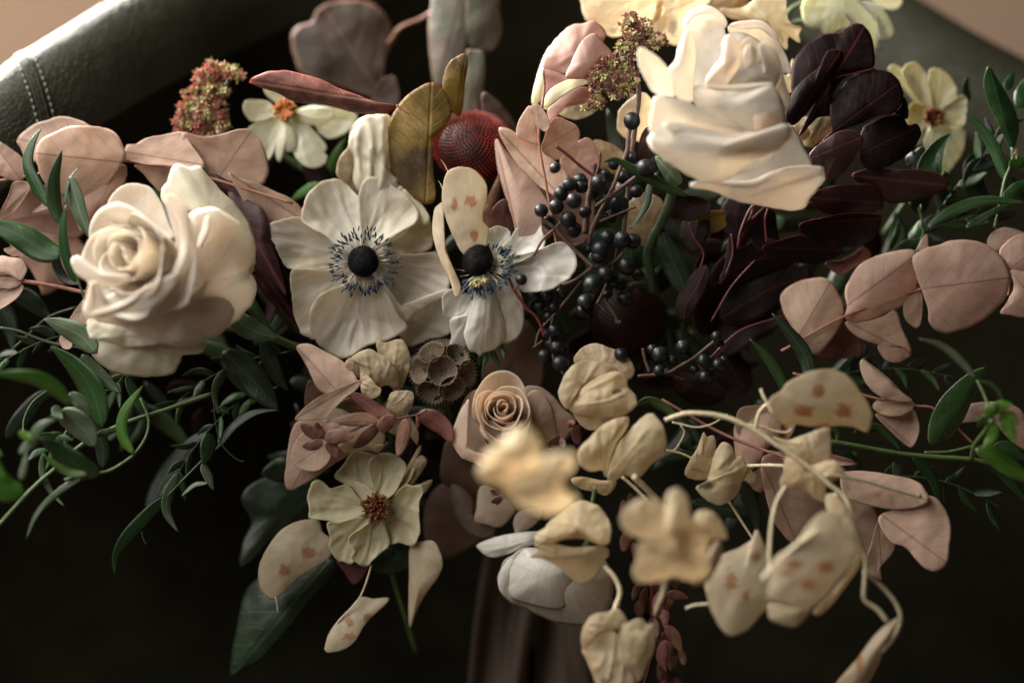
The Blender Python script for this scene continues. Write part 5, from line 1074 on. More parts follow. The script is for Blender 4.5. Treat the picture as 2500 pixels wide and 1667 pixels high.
T('scabiosa_pod', 'brown papery seed head of small ribbed cups under the folded anemone', 'seed pod')
sx_, sy_ = tp('f', (1350, 1150)); SC = (sx_, sy_, -75); SR = 62
V, Fc = ellipsoid(P(*SC), (0, 0, 1), SR*0.88*PX, SR*0.88*PX, None, 20, 12, 0.05); mesh_obj('seed_core', V, Fc, 'scabiosa_core')
def pod_cup(dirv, R):
    u, v, a = basis(dirv); c0 = a*SR; parts = []; V = []; Fc = []; n = 40; rs = random.Random(int(R*100))
    prof = [(0.12, 0.10), (0.35, 0.08), (0.62, 0.20), (0.85, 0.42), (1.0, 0.62)]
    for (r, h) in prof:
        for k in range(n):
            an = 2*math.pi*k/n; rr = R*r*(1 + 0.06*noise.noise(Vector((math.cos(an)*2 + R, math.sin(an)*2, r))))
            hh = R*h + (R*0.06*math.cos(an*20) if r > 0.2 else 0)
            if r == 1.0 and k % 2: hh += R*0.05
            V.append(LP(SC, c0 + (u*math.cos(an) + v*math.sin(an))*rr + a*hh))
    for j in range(len(prof)-1):
        for k in range(n): Fc.append((j*n+k, j*n+(k+1) % n, (j+1)*n+(k+1) % n, (j+1)*n+k))
    o = mesh_obj('cup', V, Fc, 'scabiosa_paper', thick=0.00025)
    ribs = []
    for k in range(20):
        an = 2*math.pi*(k + 0.5)/20
        ribs.append(tube_geo([LP(SC, c0 + (u*math.cos(an) + v*math.sin(an))*R*r + a*R*(h + 0.05)) for r, h in prof[1:]] + [LP(SC, c0 + (u*math.cos(an) + v*math.sin(an))*R*1.10 + a*R*0.80)], 0.00026, 0.00010, 4))
    for k in range(5):
        an = 2*math.pi*k/5
        ribs.append(tube_geo([LP(SC, c0 + a*R*0.1), LP(SC, c0 + (u*math.cos(an) + v*math.sin(an))*R*0.3 + a*R*0.35)], 0.00025, 0.00008, 4))
    VV, FF = merged(ribs); mesh_obj('rib', VV, FF, 'scabiosa_rib', parent=o, stuff=True)
for (px_, py_, rr_) in ((1345, 1135, 37), (1268, 1005, 34), (1185, 1130, 33), (1262, 1285, 34), (1412, 1255, 33), (1520, 1150, 31), (1452, 1020, 31), (1350, 1350, 24), (1360, 930, 26), (1140, 1240, 22), (1560, 1270, 24)):
    dx_ = (px_ - 1350)/2.8; dy_ = -(py_ - 1150)/2.8; q_ = dx_*dx_ + dy_*dy_; rz_ = math.sqrt(max(60, (SR + 22)**2 - q_))
    pod_cup((dx_, dy_, rz_), rr_)
stem('stem', 'f', [(1350, 1200), (1400, 1500), (1450, 2000)], 14, -140, 'stem_dark_green', -240)

T('sedum_head', 'fluffy pink and cream sedum head left of the white orange-centred flower', 'sedum')
floret_cluster('a', [(1450, 480, 70), (1560, 490, 60), (1640, 525, 32), (1370, 550, 60), (1470, 560, 60), (1300, 650, 60), (1420, 650, 90), (1520, 630, 45), (1490, 750, 75), (1260, 760, 60), (1380, 780, 90), (1230, 860, 50), (1340, 880, 80), (1490, 860, 70), (1400, 960, 70), (1280, 940, 60)], -130, ['floret_pink', 'floret_cream', 'floret_pink'], seed=3, size=12, dens=2.4)
stem('stem', 'a', [(1560, 560), (1450, 760), (1400, 950), (1450, 1200)], 14, -150, 'stem_green', -200)
T('sedum_head', 'fluffy maroon and cream flower cluster between the dusty pink bloom and the right rose', 'sedum')
floret_cluster('c', [(945, 130, 50), (900, 165, 24), (1050, 185, 60), (960, 240, 70), (1130, 270, 60), (1190, 300, 30), (900, 330, 60), (1010, 320, 60), (780, 430, 50), (860, 430, 60), (940, 440, 50), (720, 480, 40), (690, 550, 40), (770, 560, 90), (870, 540, 70), (840, 630, 60), (930, 620, 50), (960, 530, 50), (720, 620, 50), (740, 700, 40), (640, 740, 25), (690, 720, 36)], -10, ['floret_maroon', 'floret_cream', 'floret_maroon'], seed=8, size=9, dens=2.0)
stem('stem', 'c', [(930, 340), (960, 440), (1005, 600), (1000, 740), (965, 1000), (940, 1250), (900, 1600)], 17, -30, 'twig_brown')
stem('stalk', 'c', [(940, 340), (850, 430), (780, 520)], 9, -10, 'stem_green')
stem('stalk', 'c', [(940, 340), (970, 250), (1060, 190)], 9, -10, 'stem_green')

# ---------------------------------------------------------------- dusty pink bloom and cream flowers at the top
T('dusty_pink_bloom', 'dusty pink papery bloom with a cream under petal, left of the fluffy cluster', 'flower')
blob('petal', 'c', [(300, 720), (275, 680), (300, 560), (340, 430), (380, 345), (420, 320), (420, 500), (380, 640)], -95, 'butterfly_cream')
blob('petal', 'c', [(360, 740), (430, 700), (500, 650), (620, 600), (740, 640), (750, 710), (700, 770), (640, 805), (560, 820), (470, 790)], -90, 'butterfly_cream', cup=0.2)
blob('petal', 'c', [(400, 830), (380, 760), (440, 700), (540, 620), (620, 596), (690, 620), (700, 690), (600, 715), (500, 740), (450, 790)], -70, 'petal_dusty', cup=0.2)
blob('petal', 'c', [(640, 540), (460, 500), (360, 480), (350, 425), (390, 340), (430, 280), (500, 205), (560, 168), (620, 165), (690, 143), (735, 165), (782, 235), (760, 300), (790, 350), (760, 460)], -60, 'petal_dusty', cup=0.4, wav=0.08)
blob('petal', 'c', [(640, 535), (560, 542), (505, 525), (540, 440), (570, 370), (620, 280), (680, 234), (720, 240), (780, 310), (832, 375), (800, 440), (740, 500)], -25, 'petal_dusty', cup=0.35, gx=-0.2)
blob('petal', 'c', [(385, 640), (360, 560), (350, 480), (430, 490), (520, 520), (640, 535), (560, 580), (450, 610)], -45, 'petal_dusty', cup=0.2)
leaf('petal', 'c', [(360, 735), (440, 640), (560, 575), (690, 560)], 90, -30, 'butterfly_cream', roll=0.5)
stem('stem', 'c', [(400, 820), (380, 1000), (420, 1400)], 14, -100, 'stem_pink', -160)

PG = 'dried cream pea blossoms'
def PB(t, pts, z, mat='pod_cream', **k):
    k.setdefault('wav', 0.06); k.setdefault('ruf', 0.04); k.setdefault('cup', 0.26); k.setdefault('rings', 16); k.setdefault('n', 84); k.setdefault('crease', 0.045); k.setdefault('thick', 0.00022)
    return blob('petal', t, pts, z, mat, **k)
T('dried_blossom', 'large cream blossom cut by the top edge, left of the right rose', 'dried flower', PG)
PB('c', [(700, 170), (650, 140), (618, 40), (600, -80), (760, -140), (960, -120), (1100, -60), (1172, 30), (1120, 150), (1010, 240), (880, 250), (790, 240)], -150, 'pod_cream', spots=[(830, 215, 28, 24)])
PB('c', [(1100, 130), (1080, 20), (1160, -80), (1300, -110), (1470, -80), (1490, 60), (1380, 180), (1310, 300), (1210, 300), (1120, 240)], -165, 'pod_cream', spots=[(1240, 190, 30, 60)])
PB('c', [(1090, 160), (1120, 60), (1100, -20), (1160, 10), (1180, 80), (1140, 140)], -130, 'pod_cream')
PB('c', [(1420, 60), (1540, -80), (1700, -100), (1760, 0), (1700, 60), (1560, 110)], -170, 'petal_tan')
PB('c', [(1080, 960), (960, 960), (870, 900), (862, 800), (900, 720), (1000, 640), (1060, 640), (1110, 720), (1120, 860)], -110, 'pod_cream')
PB('c', [(800, 1180), (700, 1100), (690, 980), (740, 960), (860, 1010), (920, 1080), (900, 1180)], -120, 'petal_tan')
PB('c', [(1100, 1680), (960, 1640), (900, 1500), (960, 1360), (1080, 1320), (1180, 1400), (1180, 1560)], -120, 'petal_tan')
T('dried_blossom', 'cream ruffled blossom peeping over the right rose', 'dried flower', PG)
PB('d', [(200, 170), (60, 150), (-60, 120), (-120, 60), (0, 60), (90, 20), (150, -40), (320, -40), (340, 100), (380, 180), (445, 190), (425, 230), (432, 300), (350, 255), (340, 340), (290, 300), (260, 240)], -110)
PB('d', [(340, 520), (370, 420), (385, 420), (400, 560), (350, 640), (290, 510)], -110)
T('dried_blossom', 'small tan dried flower between the right rose and the maroon leaves', 'dried flower', PG)
PB('d', [(480, 1010), (400, 900), (350, 850), (440, 805), (540, 800), (640, 810), (655, 890), (580, 950)], -95, 'petal_tan', spots=[(520, 910, 50, 40)])
PB('d', [(440, 960), (380, 870), (420, 850), (470, 870), (500, 920)], -70, 'petal_tan')

T('dried_blossom', 'tan cream folded blossom directly below the open anemone', 'dried flower', PG)
PB('f', [(1010, 1270), (930, 1100), (900, 1000), (900, 930), (960, 940), (1060, 915), (1110, 980), (1127, 1080), (1100, 1180), (1060, 1260)], -42, 'petal_tan', cup=0.2)
PB('f', [(900, 1260), (960, 1230), (1010, 1250), (1050, 1235), (1035, 1140), (980, 1060), (900, 1010), (830, 985), (720, 1045), (770, 1100), (790, 1180), (860, 1250)], -15, 'petal_tan', cup=0.35, gy=0.2)
PB('f', [(780, 1180), (700, 1150), (675, 1090), (720, 1042), (780, 1080), (800, 1150)], -28, 'petal_tan')
PB('f', [(900, 1240), (925, 1255), (915, 1300), (860, 1325), (800, 1300), (785, 1230), (790, 1150), (850, 1180)], 0, 'petal_tan')
PB('f', [(960, 1400), (990, 1290), (1060, 1268), (1140, 1278), (1145, 1350), (1110, 1420), (1040, 1450), (980, 1440)], -10, 'petal_tan', ruf=0.07)
T('dried_blossom', 'tan crumpled petals under the small brown leaves, above the lemon ranunculus', 'dried flower', PG)
PB('j', [(760, 180), (600, 160), (570, 90), (600, 10), (640, -10), (720, 20), (800, 60), (880, 110), (920, 155), (885, 240), (820, 235), (740, 245), (680, 240), (650, 200)], -15, 'petal_tan')
PB('j', [(1080, 160), (960, 140), (900, 60), (1000, 0), (1060, 40), (1110, 130), (1100, 200)], -40, 'petal_tan')
PB('j', [(860, 200), (910, 200), (890, 230), (850, 225)], 10, 'petal_tan')

T('dried_blossom', 'curled cream blossom just right of the small peach rose, uppermost of the cream ones', 'dried flower', PG)
PB('g', [(760, 1180), (600, 1100), (560, 1060), (600, 990), (700, 945), (800, 975), (890, 1005), (960, 1075), (972, 1160), (900, 1210)], 10, 'petal_tan', cup=0.15)
PB('g', [(520, 1400), (460, 1310), (480, 1200), (550, 1100), (650, 1058), (770, 1085), (860, 1125), (840, 1160), (720, 1190), (620, 1260), (560, 1330)], 60, gx=-0.3, gy=-0.2)
PB('g', [(530, 1390), (600, 1275), (720, 1180), (850, 1140), (915, 1170), (935, 1250), (985, 1305), (990, 1380), (900, 1440), (760, 1450), (620, 1440)], 85, gx=0.1, gy=0.1, spots=[(850, 1280, 30, 20)])
PB('g', [(560, 1400), (700, 1440), (880, 1440), (870, 1480), (760, 1530), (660, 1535), (590, 1480)], 60, gy=0.4)
T('dried_blossom', 'wide winged cream blossom below the curled one, middle right', 'dried flower', PG)
PB('k', [(890, 390), (870, 350), (790, 350), (735, 300), (735, 230), (800, 160), (860, 100), (930, 60), (1020, 40), (1010, 110), (960, 180), (920, 280)], 130, gx=-0.2)
PB('k', [(900, 380), (940, 250), (990, 160), (1060, 80), (1140, 15), (1200, 60), (1238, 160), (1225, 250), (1150, 320), (1080, 388), (1000, 375), (940, 405)], 120, gx=0.2, gy=0.1)
PB('k', [(830, 470), (740, 450), (690, 400), (760, 385), (860, 405), (952, 412), (900, 490)], 50, cup=0.2)
stem('stem', 'k', [(1050, 380), (1120, 450), (1200, 530), (1290, 640)], 17, 130, 'stem_straw', 60)
stem('stalk', 'k', [(985, 385), (1060, 450), (1130, 520)], 9, 60, 'stem_straw')
stem('stalk', 'k', [(826, 455), (818, 510), (805, 560)], 12, 55, 'stem_green')
T('dried_blossom', 'most blurred cream blossom, floating nearest over the small peach rose', 'dried flower', PG)
PB('k', [(420, 360), (280, 300), (240, 220), (300, 180), (340, 120), (410, 95), (480, 130), (510, 210), (520, 300)], 590, cup=0.5)
PB('k', [(420, 340), (300, 420), (190, 410), (150, 350), (190, 290), (200, 240), (300, 230), (400, 260)], 560, cup=0.5)
PB('k', [(430, 350), (560, 260), (690, 240), (715, 290), (690, 350), (640, 400), (680, 470), (730, 510), (650, 590), (540, 600), (420, 560), (320, 490), (300, 420)], 570, cup=0.5, spots=[(640, 385, 26, 24)])
T('dried_blossom', 'cream butterfly shaped blossom hanging over the glossy white flower', 'dried flower', PG)
PB('k', [(880, 780), (760, 740), (640, 740), (530, 720), (560, 650), (640, 590), (730, 525), (800, 530), (870, 570), (918, 650), (920, 730)], 130, gy=-0.3)
PB('k', [(880, 780), (915, 830), (865, 890), (830, 960), (750, 1000), (680, 960), (620, 900), (490, 840), (445, 850), (500, 800), (480, 770), (560, 760), (700, 790)], 140, gy=0.3)
PB('k', [(720, 700), (600, 760), (510, 770), (485, 720), (560, 670), (640, 650)], 165, ruf=0.02)
stem('stem', 'k', [(885, 900), (940, 960), (972, 1040), (955, 1110), (935, 1160)], 15, 120, 'stem_straw', 170)
T('dried_blossom', 'blurred star shaped cream blossom in front of the brown leaf tassel', 'dried flower', PG)
PB('k', [(1240, 740), (1100, 740), (1000, 690), (975, 610), (1030, 540), (1110, 508), (1200, 530), (1260, 620)], 380)
PB('k', [(1240, 740), (1230, 600), (1240, 490), (1290, 448), (1350, 490), (1370, 580), (1350, 680)], 400)
PB('k', [(1230, 720), (1340, 620), (1420, 640), (1490, 720), (1470, 830), (1500, 930), (1400, 990), (1280, 960), (1160, 990), (1080, 990), (1045, 920), (1075, 840), (1080, 760)], 370)
PB('k', [(1460, 760), (1420, 690), (1400, 610), (1440, 575), (1510, 590), (1560, 655), (1585, 738), (1520, 735)], 300)
PB('k', [(1450, 900), (1500, 780), (1545, 750), (1560, 830), (1490, 970), (1400, 1012), (1390, 960)], 290, 'petal_tan')
stem('stem', 'k', [(1240, 950), (1225, 1040), (1190, 1130), (1178, 1175)], 14, 300, 'stem_straw', 160)
T('dried_blossom', 'lowest cream blossom, cut by the bottom edge, on a curved pale stalk', 'dried flower', PG)
PB('k', [(960, 1260), (850, 1300), (770, 1380), (750, 1290), (790, 1200), (830, 1170), (900, 1160), (960, 1140), (1010, 1200), (1010, 1250)], 185)
PB('k', [(970, 1260), (1020, 1220), (1090, 1198), (1130, 1230), (1172, 1240), (1170, 1360), (1140, 1440), (1080, 1560), (990, 1520), (960, 1400)], 195, gx=0.2)
PB('k', [(950, 1280), (990, 1400), (1040, 1500), (1060, 1620), (940, 1680), (850, 1600), (800, 1480), (755, 1370), (820, 1290)], 175, spots=[(890, 1560, 24, 24)])
T('dried_blossom', 'crumpled cream blossom with a dark hole, between the star shaped one and the straw stem', 'dried flower', PG)
PB('l', [(60, 400), (-60, 380), (-45, 300), (0, 230), (40, 130), (60, 155), (100, 150), (115, 220), (90, 300)], 20, gx=-0.2)
PB('l', [(60, 400), (90, 300), (120, 220), (150, 185), (205, 205), (220, 275), (265, 262), (290, 330), (270, 400), (240, 470), (190, 530), (120, 550), (60, 520), (10, 470), (0, 440)], 35, spots=[(58, 432, 40, 26)])  # darkness of the hole painted as a spot, the petal has no opening
PB('l', [(220, 380), (270, 330), (292, 335), (340, 372), (320, 425), (285, 405), (250, 410)], 15)
stem('stem', 'l', [(190, 530), (260, 640), (335, 755)], 8, 20, 'stem_straw')
stem('stalk', 'l', [(295, 322), (400, 318), (510, 322)], 10, 20, 'stem_straw', 90)
stem('stalk', 'k', [(1240, 235), (1320, 250), (1400, 285)], 7, 10, 'stem_straw')
T('dried_blossom', 'pointed star shaped cream blossom crossed by the thick straw stem', 'dried flower', PG)
PB('l', [(640, 330), (540, 300), (480, 200), (440, 155), (520, 175), (600, 150), (750, 100), (770, 150), (775, 240), (780, 290), (720, 320)], 150, ruf=0.02)
PB('l', [(640, 320), (780, 290), (855, 355), (800, 400), (745, 440), (740, 530), (680, 510), (600, 455), (520, 450), (478, 430), (500, 350), (510, 280), (560, 280)], 160, ruf=0.02)

# ---------------------------------------------------------------- honesty seed discs and straw stems
LG = 'translucent honesty seed discs'
def LB(t, pts, z, spots=(), **k):
    k.setdefault('wav', 0.03); k.setdefault('n', 72)
    return blob('disc', t, pts, z, 'lunaria', spots=spots, **k)
T('honesty_disc', 'upright pale seed discs with orange spots between the two anemones', 'honesty', LG)
LB('f', [(1470, 560), (1420, 440), (1370, 300), (1345, 150), (1350, -10), (1320, 0), (1290, 30), (1275, 150), (1285, 240), (1330, 380), (1390, 500), (1440, 640)], 0, [(1440, 330, 26, 48), (1385, 160, 22, 40)], gx=0.1, cup=0.15)
LB('b', [(1560, 1780), (1480, 1730), (1420, 1620), (1370, 1500), (1345, 1390), (1345, 1280), (1375, 1180), (1440, 1143), (1530, 1150), (1600, 1192), (1645, 1260), (1650, 1330), (1635, 1400), (1620, 1450), (1625, 1520), (1660, 1570), (1640, 1700)], 22, [(1428, 1400, 20, 50), (1538, 1376, 44, 40), (1560, 1610, 30, 40)], gx=0.1, cup=0.12)
stem('tip', 'b', [(1382, 1172), (1355, 1120), (1330, 1090)], 4, 20, 'stem_straw', r1=1.5)
stem('tip', 'b', [(1345, 1290), (1330, 1255), (1316, 1236)], 4, 4, 'stem_straw', r1=1.5)
T('honesty_disc', 'pale oval seed disc with two rust spots, left below the lemon ranunculus', 'honesty', LG)
LB('j', [(620, 760), (560, 700), (540, 640), (480, 628), (400, 645), (315, 695), (250, 775), (200, 870), (188, 950), (208, 1035), (260, 1088), (310, 1070), (370, 1010), (430, 955), (510, 905), (600, 845)], -65, [(480, 820, 46, 34), (343, 922, 34, 32)], cup=0.12, gx=-0.05, gy=0.1)
stem('tip', 'j', [(288, 1075), (298, 1120), (300, 1165)], 4, -66, 'stem_straw', r1=1.5)
T('honesty_disc', 'narrow beige seed disc hanging point down, right below the lemon ranunculus', 'honesty', LG)
LB('j', [(1060, 785), (1120, 755), (1190, 750), (1228, 800), (1250, 880), (1222, 960), (1170, 1030), (1120, 1110), (1085, 1190), (1060, 1258), (1052, 1150), (1055, 950)], -80, cup=0.2, gx=0.4)
T('honesty_disc', 'small pale seed disc with three faint spots hanging lowest at the left of middle', 'honesty', LG)
LB('j', [(775, 1075), (850, 1082), (937, 1078), (925, 1110), (860, 1170), (800, 1235), (750, 1320), (690, 1370), (620, 1392), (573, 1382), (590, 1300), (640, 1220), (710, 1145)], -60, [(820, 1190, 30, 26), (712, 1300, 34, 22), (712, 1218, 26, 26)], cup=0.1)
stem('stem', 'j', [(838, 890), (822, 950), (790, 1040), (750, 1110), (690, 1170), (640, 1225), (595, 1295), (573, 1375)], 5.5, -58, 'stem_straw')
T('honesty_disc', 'honey coloured blurred seed disc with three orange spots, right of middle', 'honesty', LG)
LB('h', [(220, 1330), (300, 1270), (340, 1220), (450, 1155), (560, 1128), (680, 1130), (780, 1190), (850, 1290), (905, 1370), (928, 1450), (900, 1550), (870, 1550), (800, 1520), (700, 1510), (560, 1520), (400, 1500), (300, 1500), (240, 1440)], 175, [(555, 1275, 44, 44), (450, 1410, 66, 40), (725, 1410, 58, 44), (590, 1510, 60, 20)], cup=0.15)
stem('stem', 'h', [(160, 1258), (180, 1310), (225, 1390), (240, 1420)], 10, 150, 'stem_straw', 170)
stem('stem', 'h', [(330, 1370), (230, 1350), (150, 1420), (120, 1560)], 12, 140, 'stem_straw', 120)
T('honesty_disc', 'rounded cream seed disc left of the largest blurred one, lower right', 'honesty', LG)
LB('l', [(430, 870), (350, 690), (320, 740), (250, 790), (150, 830), (80, 890), (50, 970), (55, 1060), (100, 1190), (160, 1280), (220, 1298), (300, 1260), (360, 1190), (420, 1120), (445, 1000)], 190, [(200, 985, 34, 56), (285, 1070, 26, 34), (345, 850, 22, 30)], cup=0.2)
stem('tip', 'k', [(1350, 1140), (1400, 1122), (1480, 1115)], 9, 180, 'stem_straw')
T('honesty_disc', 'largest blurred seed disc with red brown spots, lower right', 'honesty', LG)
LB('l', [(420, 1090), (420, 980), (450, 850), (560, 780), (620, 690), (700, 600), (790, 590), (860, 680), (930, 790), (880, 900), (800, 1010), (730, 1090), (640, 1150), (540, 1130)], 340, [(745, 903, 50, 36), (640, 1005, 44, 34), (560, 885, 60, 26), (520, 935, 34, 20)], cup=0.12)
LB('l', [(420, 1110), (540, 1130), (650, 1140), (640, 1180), (590, 1235), (540, 1245), (460, 1222), (415, 1190)], 230, cup=0.3, ruf=0.04)
LB('l', [(930, 830), (860, 950), (760, 1080), (700, 1150), (665, 1165), (700, 1180), (760, 1130), (860, 1000), (940, 880)], 250, cup=0.1)
LB('l', [(880, 780), (780, 640), (740, 540), (760, 480), (850, 540), (920, 680), (950, 780), (930, 850)], 230, cup=0.15)
T('honesty_disc', 'folded seed disc hanging off the bottom edge at the lower right', 'honesty', LG)
LB('l', [(1180, 1185), (1100, 1225), (1020, 1300), (930, 1420), (860, 1500), (800, 1580), (830, 1680), (920, 1660), (1000, 1540), (1050, 1440), (1070, 1370), (1110, 1290)], 200, [(935, 1455, 24, 50)], cup=0.3, fold=0.2)
T('straw_stem', 'thick arching straw coloured stem with forks, in front at the lower right', 'stem')
stem('stem', 'l', [(-180, 60), (-80, 25), (0, 20), (150, 38), (300, 100), (480, 215), (640, 325), (760, 425), (850, 500), (900, 620), (940, 740), (970, 860), (965, 1000), (965, 1090), (1040, 1145), (1095, 1215)], 14, 130, 'stem_straw', 260, r1=10)
stem('twig', 'l', [(740, 375), (850, 385), (980, 410), (1130, 455), (1290, 500)], 11, 200, 'stem_straw', 120)
stem('twig', 'l', [(790, 480), (850, 590), (930, 730)], 12, 200, 'stem_straw', 230)
stem('twig', 'l', [(510, 440), (460, 530), (432, 650), (420, 800), (420, 930)], 10, 210, 'stem_straw', 260)
stem('twig', 'l', [(960, 920), (1080, 1030), (1150, 1120), (1172, 1210), (1130, 1310), (1060, 1390)], 11, 215, 'stem_straw')
stem('twig', 'l', [(700, 690), (560, 790), (430, 910), (380, 980)], 15, 350, 'stem_straw')
stem('tendril', 'l', [(100, 40), (180, 55), (280, 85), (370, 95), (440, 120), (520, 130), (545, 110)], 7, 105, 'stem_straw')
stem('tendril', 'g', [(1235, 1485), (1300, 1500), (1400, 1520), (1500, 1500), (1570, 1460), (1612, 1430)], 7, 70, 'stem_straw', r1=4)
stem('tendril', 'k', [(1320, 90), (1342, 130), (1310, 200), (1280, 235), (1240, 232)], 5, 60, 'stem_straw')

# ---------------------------------------------------------------- black berries
BG = 'sprays of black berries'
def BR(t, lst):
    for b in lst: berry(t, b[:2], b[2], b[3])
def TW(t, pts, r, z, **k): return stem('twig', t, pts, r, z, k.pop('mat', 'twig_brown'), **k)
T('berry_spray', 'black berries clustered on brown twigs left of the right rose', 'berries', BG)
BR('c', [(960, 828, 68, 20), (435, 1150, 42, 75), (960, 1080, 48, 0), (1055, 1150, 68, 85), (840, 1120, 52, -20), (775, 1195, 50, 0), (735, 1250, 62, 45), (605, 1230, 50, 20), (535, 1262, 58, 40), (615, 1275, 50, 25), (475, 1325, 56, 35), (565, 1372, 62, 60), (445, 1412, 56, 45), (340, 1440, 48, 40), (525, 1500, 60, 45), (560, 1570, 58, 30), (870, 1400, 75, -20), (990, 1308, 54, 0), (905, 1210, 56, -20), (800, 1290, 50, -20), (690, 1310, 50, -30), (390, 1520, 52, 10), (640, 1450, 48, -20), (740, 1400, 50, -40), (820, 1480, 50, -50)])
TW('c', [(948, 870), (935, 950), (925, 1040), (880, 1150), (830, 1280), (770, 1400), (690, 1560), (660, 1700)], 15, 10)
TW('c', [(440, 1000), (520, 1060), (600, 1130), (680, 1190), (800, 1290)], 11, 30, mat='stem_maroon')
TW('c', [(740, 1515), (850, 1470), (985, 1415)], 9, 20)
TW('c', [(700, 1420), (850, 1310), (1000, 1200)], 14, 30)
TW('c', [(700, 1240), (735, 1130), (742, 1045)], 9, 10, mat='stem_maroon')
TW('c', [(640, 1600), (660, 1400), (690, 1230), (700, 1120)], 24, -20)
TW('g', [(700, 430), (540, 280), (430, 160), (340, 90)], 13, 40)
TW('g', [(430, 165), (350, 240), (290, 345)], 9, 45, mat='stem_maroon')
TW('g', [(430, 165), (470, 120), (520, 60)], 8, 40)
TW('g', [(640, 250), (560, 280), (530, 260)], 16, 30)
T('berry_spray', 'black berries over the dark red cone, in the middle of the picture', 'berries', BG)
BR('g', [(790, 222, 60, 30), (892, 238, 66, 50), (968, 250, 58, 30), (742, 300, 62, 35), (735, 350, 56, 30), (668, 300, 36, 10), (602, 430, 50, 10), (925, 420, 72, 20), (775, 470, 56, 40), (695, 545, 68, 60), (825, 520, 52, 10), (640, 660, 58, 55), (620, 720, 50, 35), (918, 640, 56, -10), (205, 510, 44, 60), (790, 612, 40, 10), (380, 620, 52, -10), (425, 700, 48, -15), (290, 620, 46, -10), (880, 540, 50, -20), (1000, 480, 50, -20), (480, 600, 44, -20), (330, 690, 44, -20), (390, 760, 44, -25)])
TW('g', [(900, 330), (840, 390), (760, 420), (690, 430), (560, 520), (480, 545)], 14, 15)
TW('g', [(118, 500), (150, 575), (200, 650), (240, 710), (300, 760), (340, 830), (360, 900)], 10, 45, mat='stem_maroon')
TW('g', [(155, 580), (185, 545)], 7, 50, mat='stem_maroon')
TW('g', [(770, 640), (810, 700), (845, 760), (862, 800)], 11, 30)
TW('g', [(845, 800), (885, 802)], 14, 30)
TW('g', [(300, 960), (330, 860), (420, 760), (520, 640), (620, 520)], 10, -10)
TW('g', [(860, 300), (840, 400), (780, 560), (720, 680)], 11, 0)
T('berry_spray', 'small group of black berries right beneath the folded anemone', 'berries', BG)
BR('g', [(430, 862, 56, 0), (375, 880, 40, -15), (448, 980, 60, 10), (360, 1032, 52, 30), (472, 1082, 66, 40), (500, 990, 46, -10), (400, 950, 40, -20)])
TW('g', [(420, 760), (400, 900), (420, 1000), (440, 1080), (600, 1300)], 10, -10)
TW('g', [(285, 975), (320, 950), (350, 930)], 7, 0)
T('berry_spray', 'scattered black berries on a thin twig above the cream blossoms, in deep shade', 'berries', BG)
BR('g', [(885, 1022, 56, 20), (1310, 970, 55, 10), (1150, 1025, 60, 10), (1235, 1062, 42, 0), (1450, 1062, 54, 20), (1552, 1092, 46, 20), (1538, 900, 42, 25), (1462, 1170, 56, 10), (1145, 1132, 42, 35), (1340, 1030, 40, -10), (1200, 1140, 40, 0), (1100, 990, 44, -10), (1560, 940, 38, 0), (1590, 1060, 38, -10), (1390, 1120, 38, -10)])
TW('g', [(1000, 1170), (1190, 1150), (1290, 1100), (1390, 1040), (1500, 950), (1530, 930)], 11, 15)
TW('g', [(1035, 980), (1050, 1060), (1080, 1140)], 12, 0)
TW('g', [(1200, 1150), (1320, 1195)], 7, 10, mat='stem_maroon')
TW('g', [(1390, 1045), (1450, 1130), (1550, 1110)], 7, 5)

# ---------------------------------------------------------------- small dried brown leaves
T('dried_sprig', 'small reddish brown leaves on a thin twig above the lemon ranunculus', 'dried sprig', 'dried brown sprigs')
for q, w_, zz in (([(890, 75), (800, 55), (700, 60), (608, 68)], 78, 40), ([(960, 20), (880, 10), (760, -70), (700, -90)], 80, 10), ([(880, 120), (920, 80), (975, 30)], 85, 55), ([(880, 85), (830, 130), (780, 180), (728, 218)], 76, 45),
                  ([(1035, 50), (1030, 110), (1010, 200), (988, 268)], 78, 48), ([(1100, 30), (1180, 50), (1260, 110), (1300, 190)], 110, 10), ([(1105, 20), (1108, 60), (1100, 110)], 26, 40),
                  ([(560, 160), (500, 130), (430, 85)], 70, 60), ([(560, 180), (500, 205), (440, 210)], 60, 62), ([(570, 170), (640, 150), (740, 150)], 90, 85), ([(560, 150), (530, 110), (525, 70)], 56, 70), ([(580, 190), (620, 230), (640, 275)], 60, 75), ([(560, 170), (600, 100), (660, 90)], 60, 60)):
    leaf('leaf', 'j', q, w_, zz, 'leaf_brown', prof=(0.5, 0.7), zt=zz + 5)
stem('stem', 'j', [(560, 170), (700, 130), (830, 80), (960, 55), (1100, 30), (1160, 0)], 6, 40, 'stem_maroon')
T('dried_sprig', 'tiny purplish dried buds between the peach rose and the winged cream blossom', 'dried sprig', 'dried brown sprigs')
for q, w_, zz in (([(700, 100), (690, 80), (715, 68)], 40, 30), ([(735, 90), (720, 130), (735, 200)], 60, 30), ([(640, 150), (600, 190), (555, 190)], 66, 30), ([(620, 150), (640, 190), (655, 215)], 50, 30), ([(230, 460), (260, 480), (290, 478)], 26, 20), ([(300, 500), (265, 520), (232, 530)], 34, 20), ([(290, 510), (275, 530), (265, 548)], 20, 20)):
    leaf('leaf', 'k', q, w_, zz, 'leaf_brown', prof=(0.5, 0.6))
stem('stem', 'k', [(735, 90), (690, 110), (650, 180)], 4, 25, 'stem_maroon')
T('leaf_tassel', 'hanging tassel of small brown dried leaves at the bottom, behind the cream blossoms', 'dried sprig', 'dried brown sprigs')
rs_ = random.Random(21)
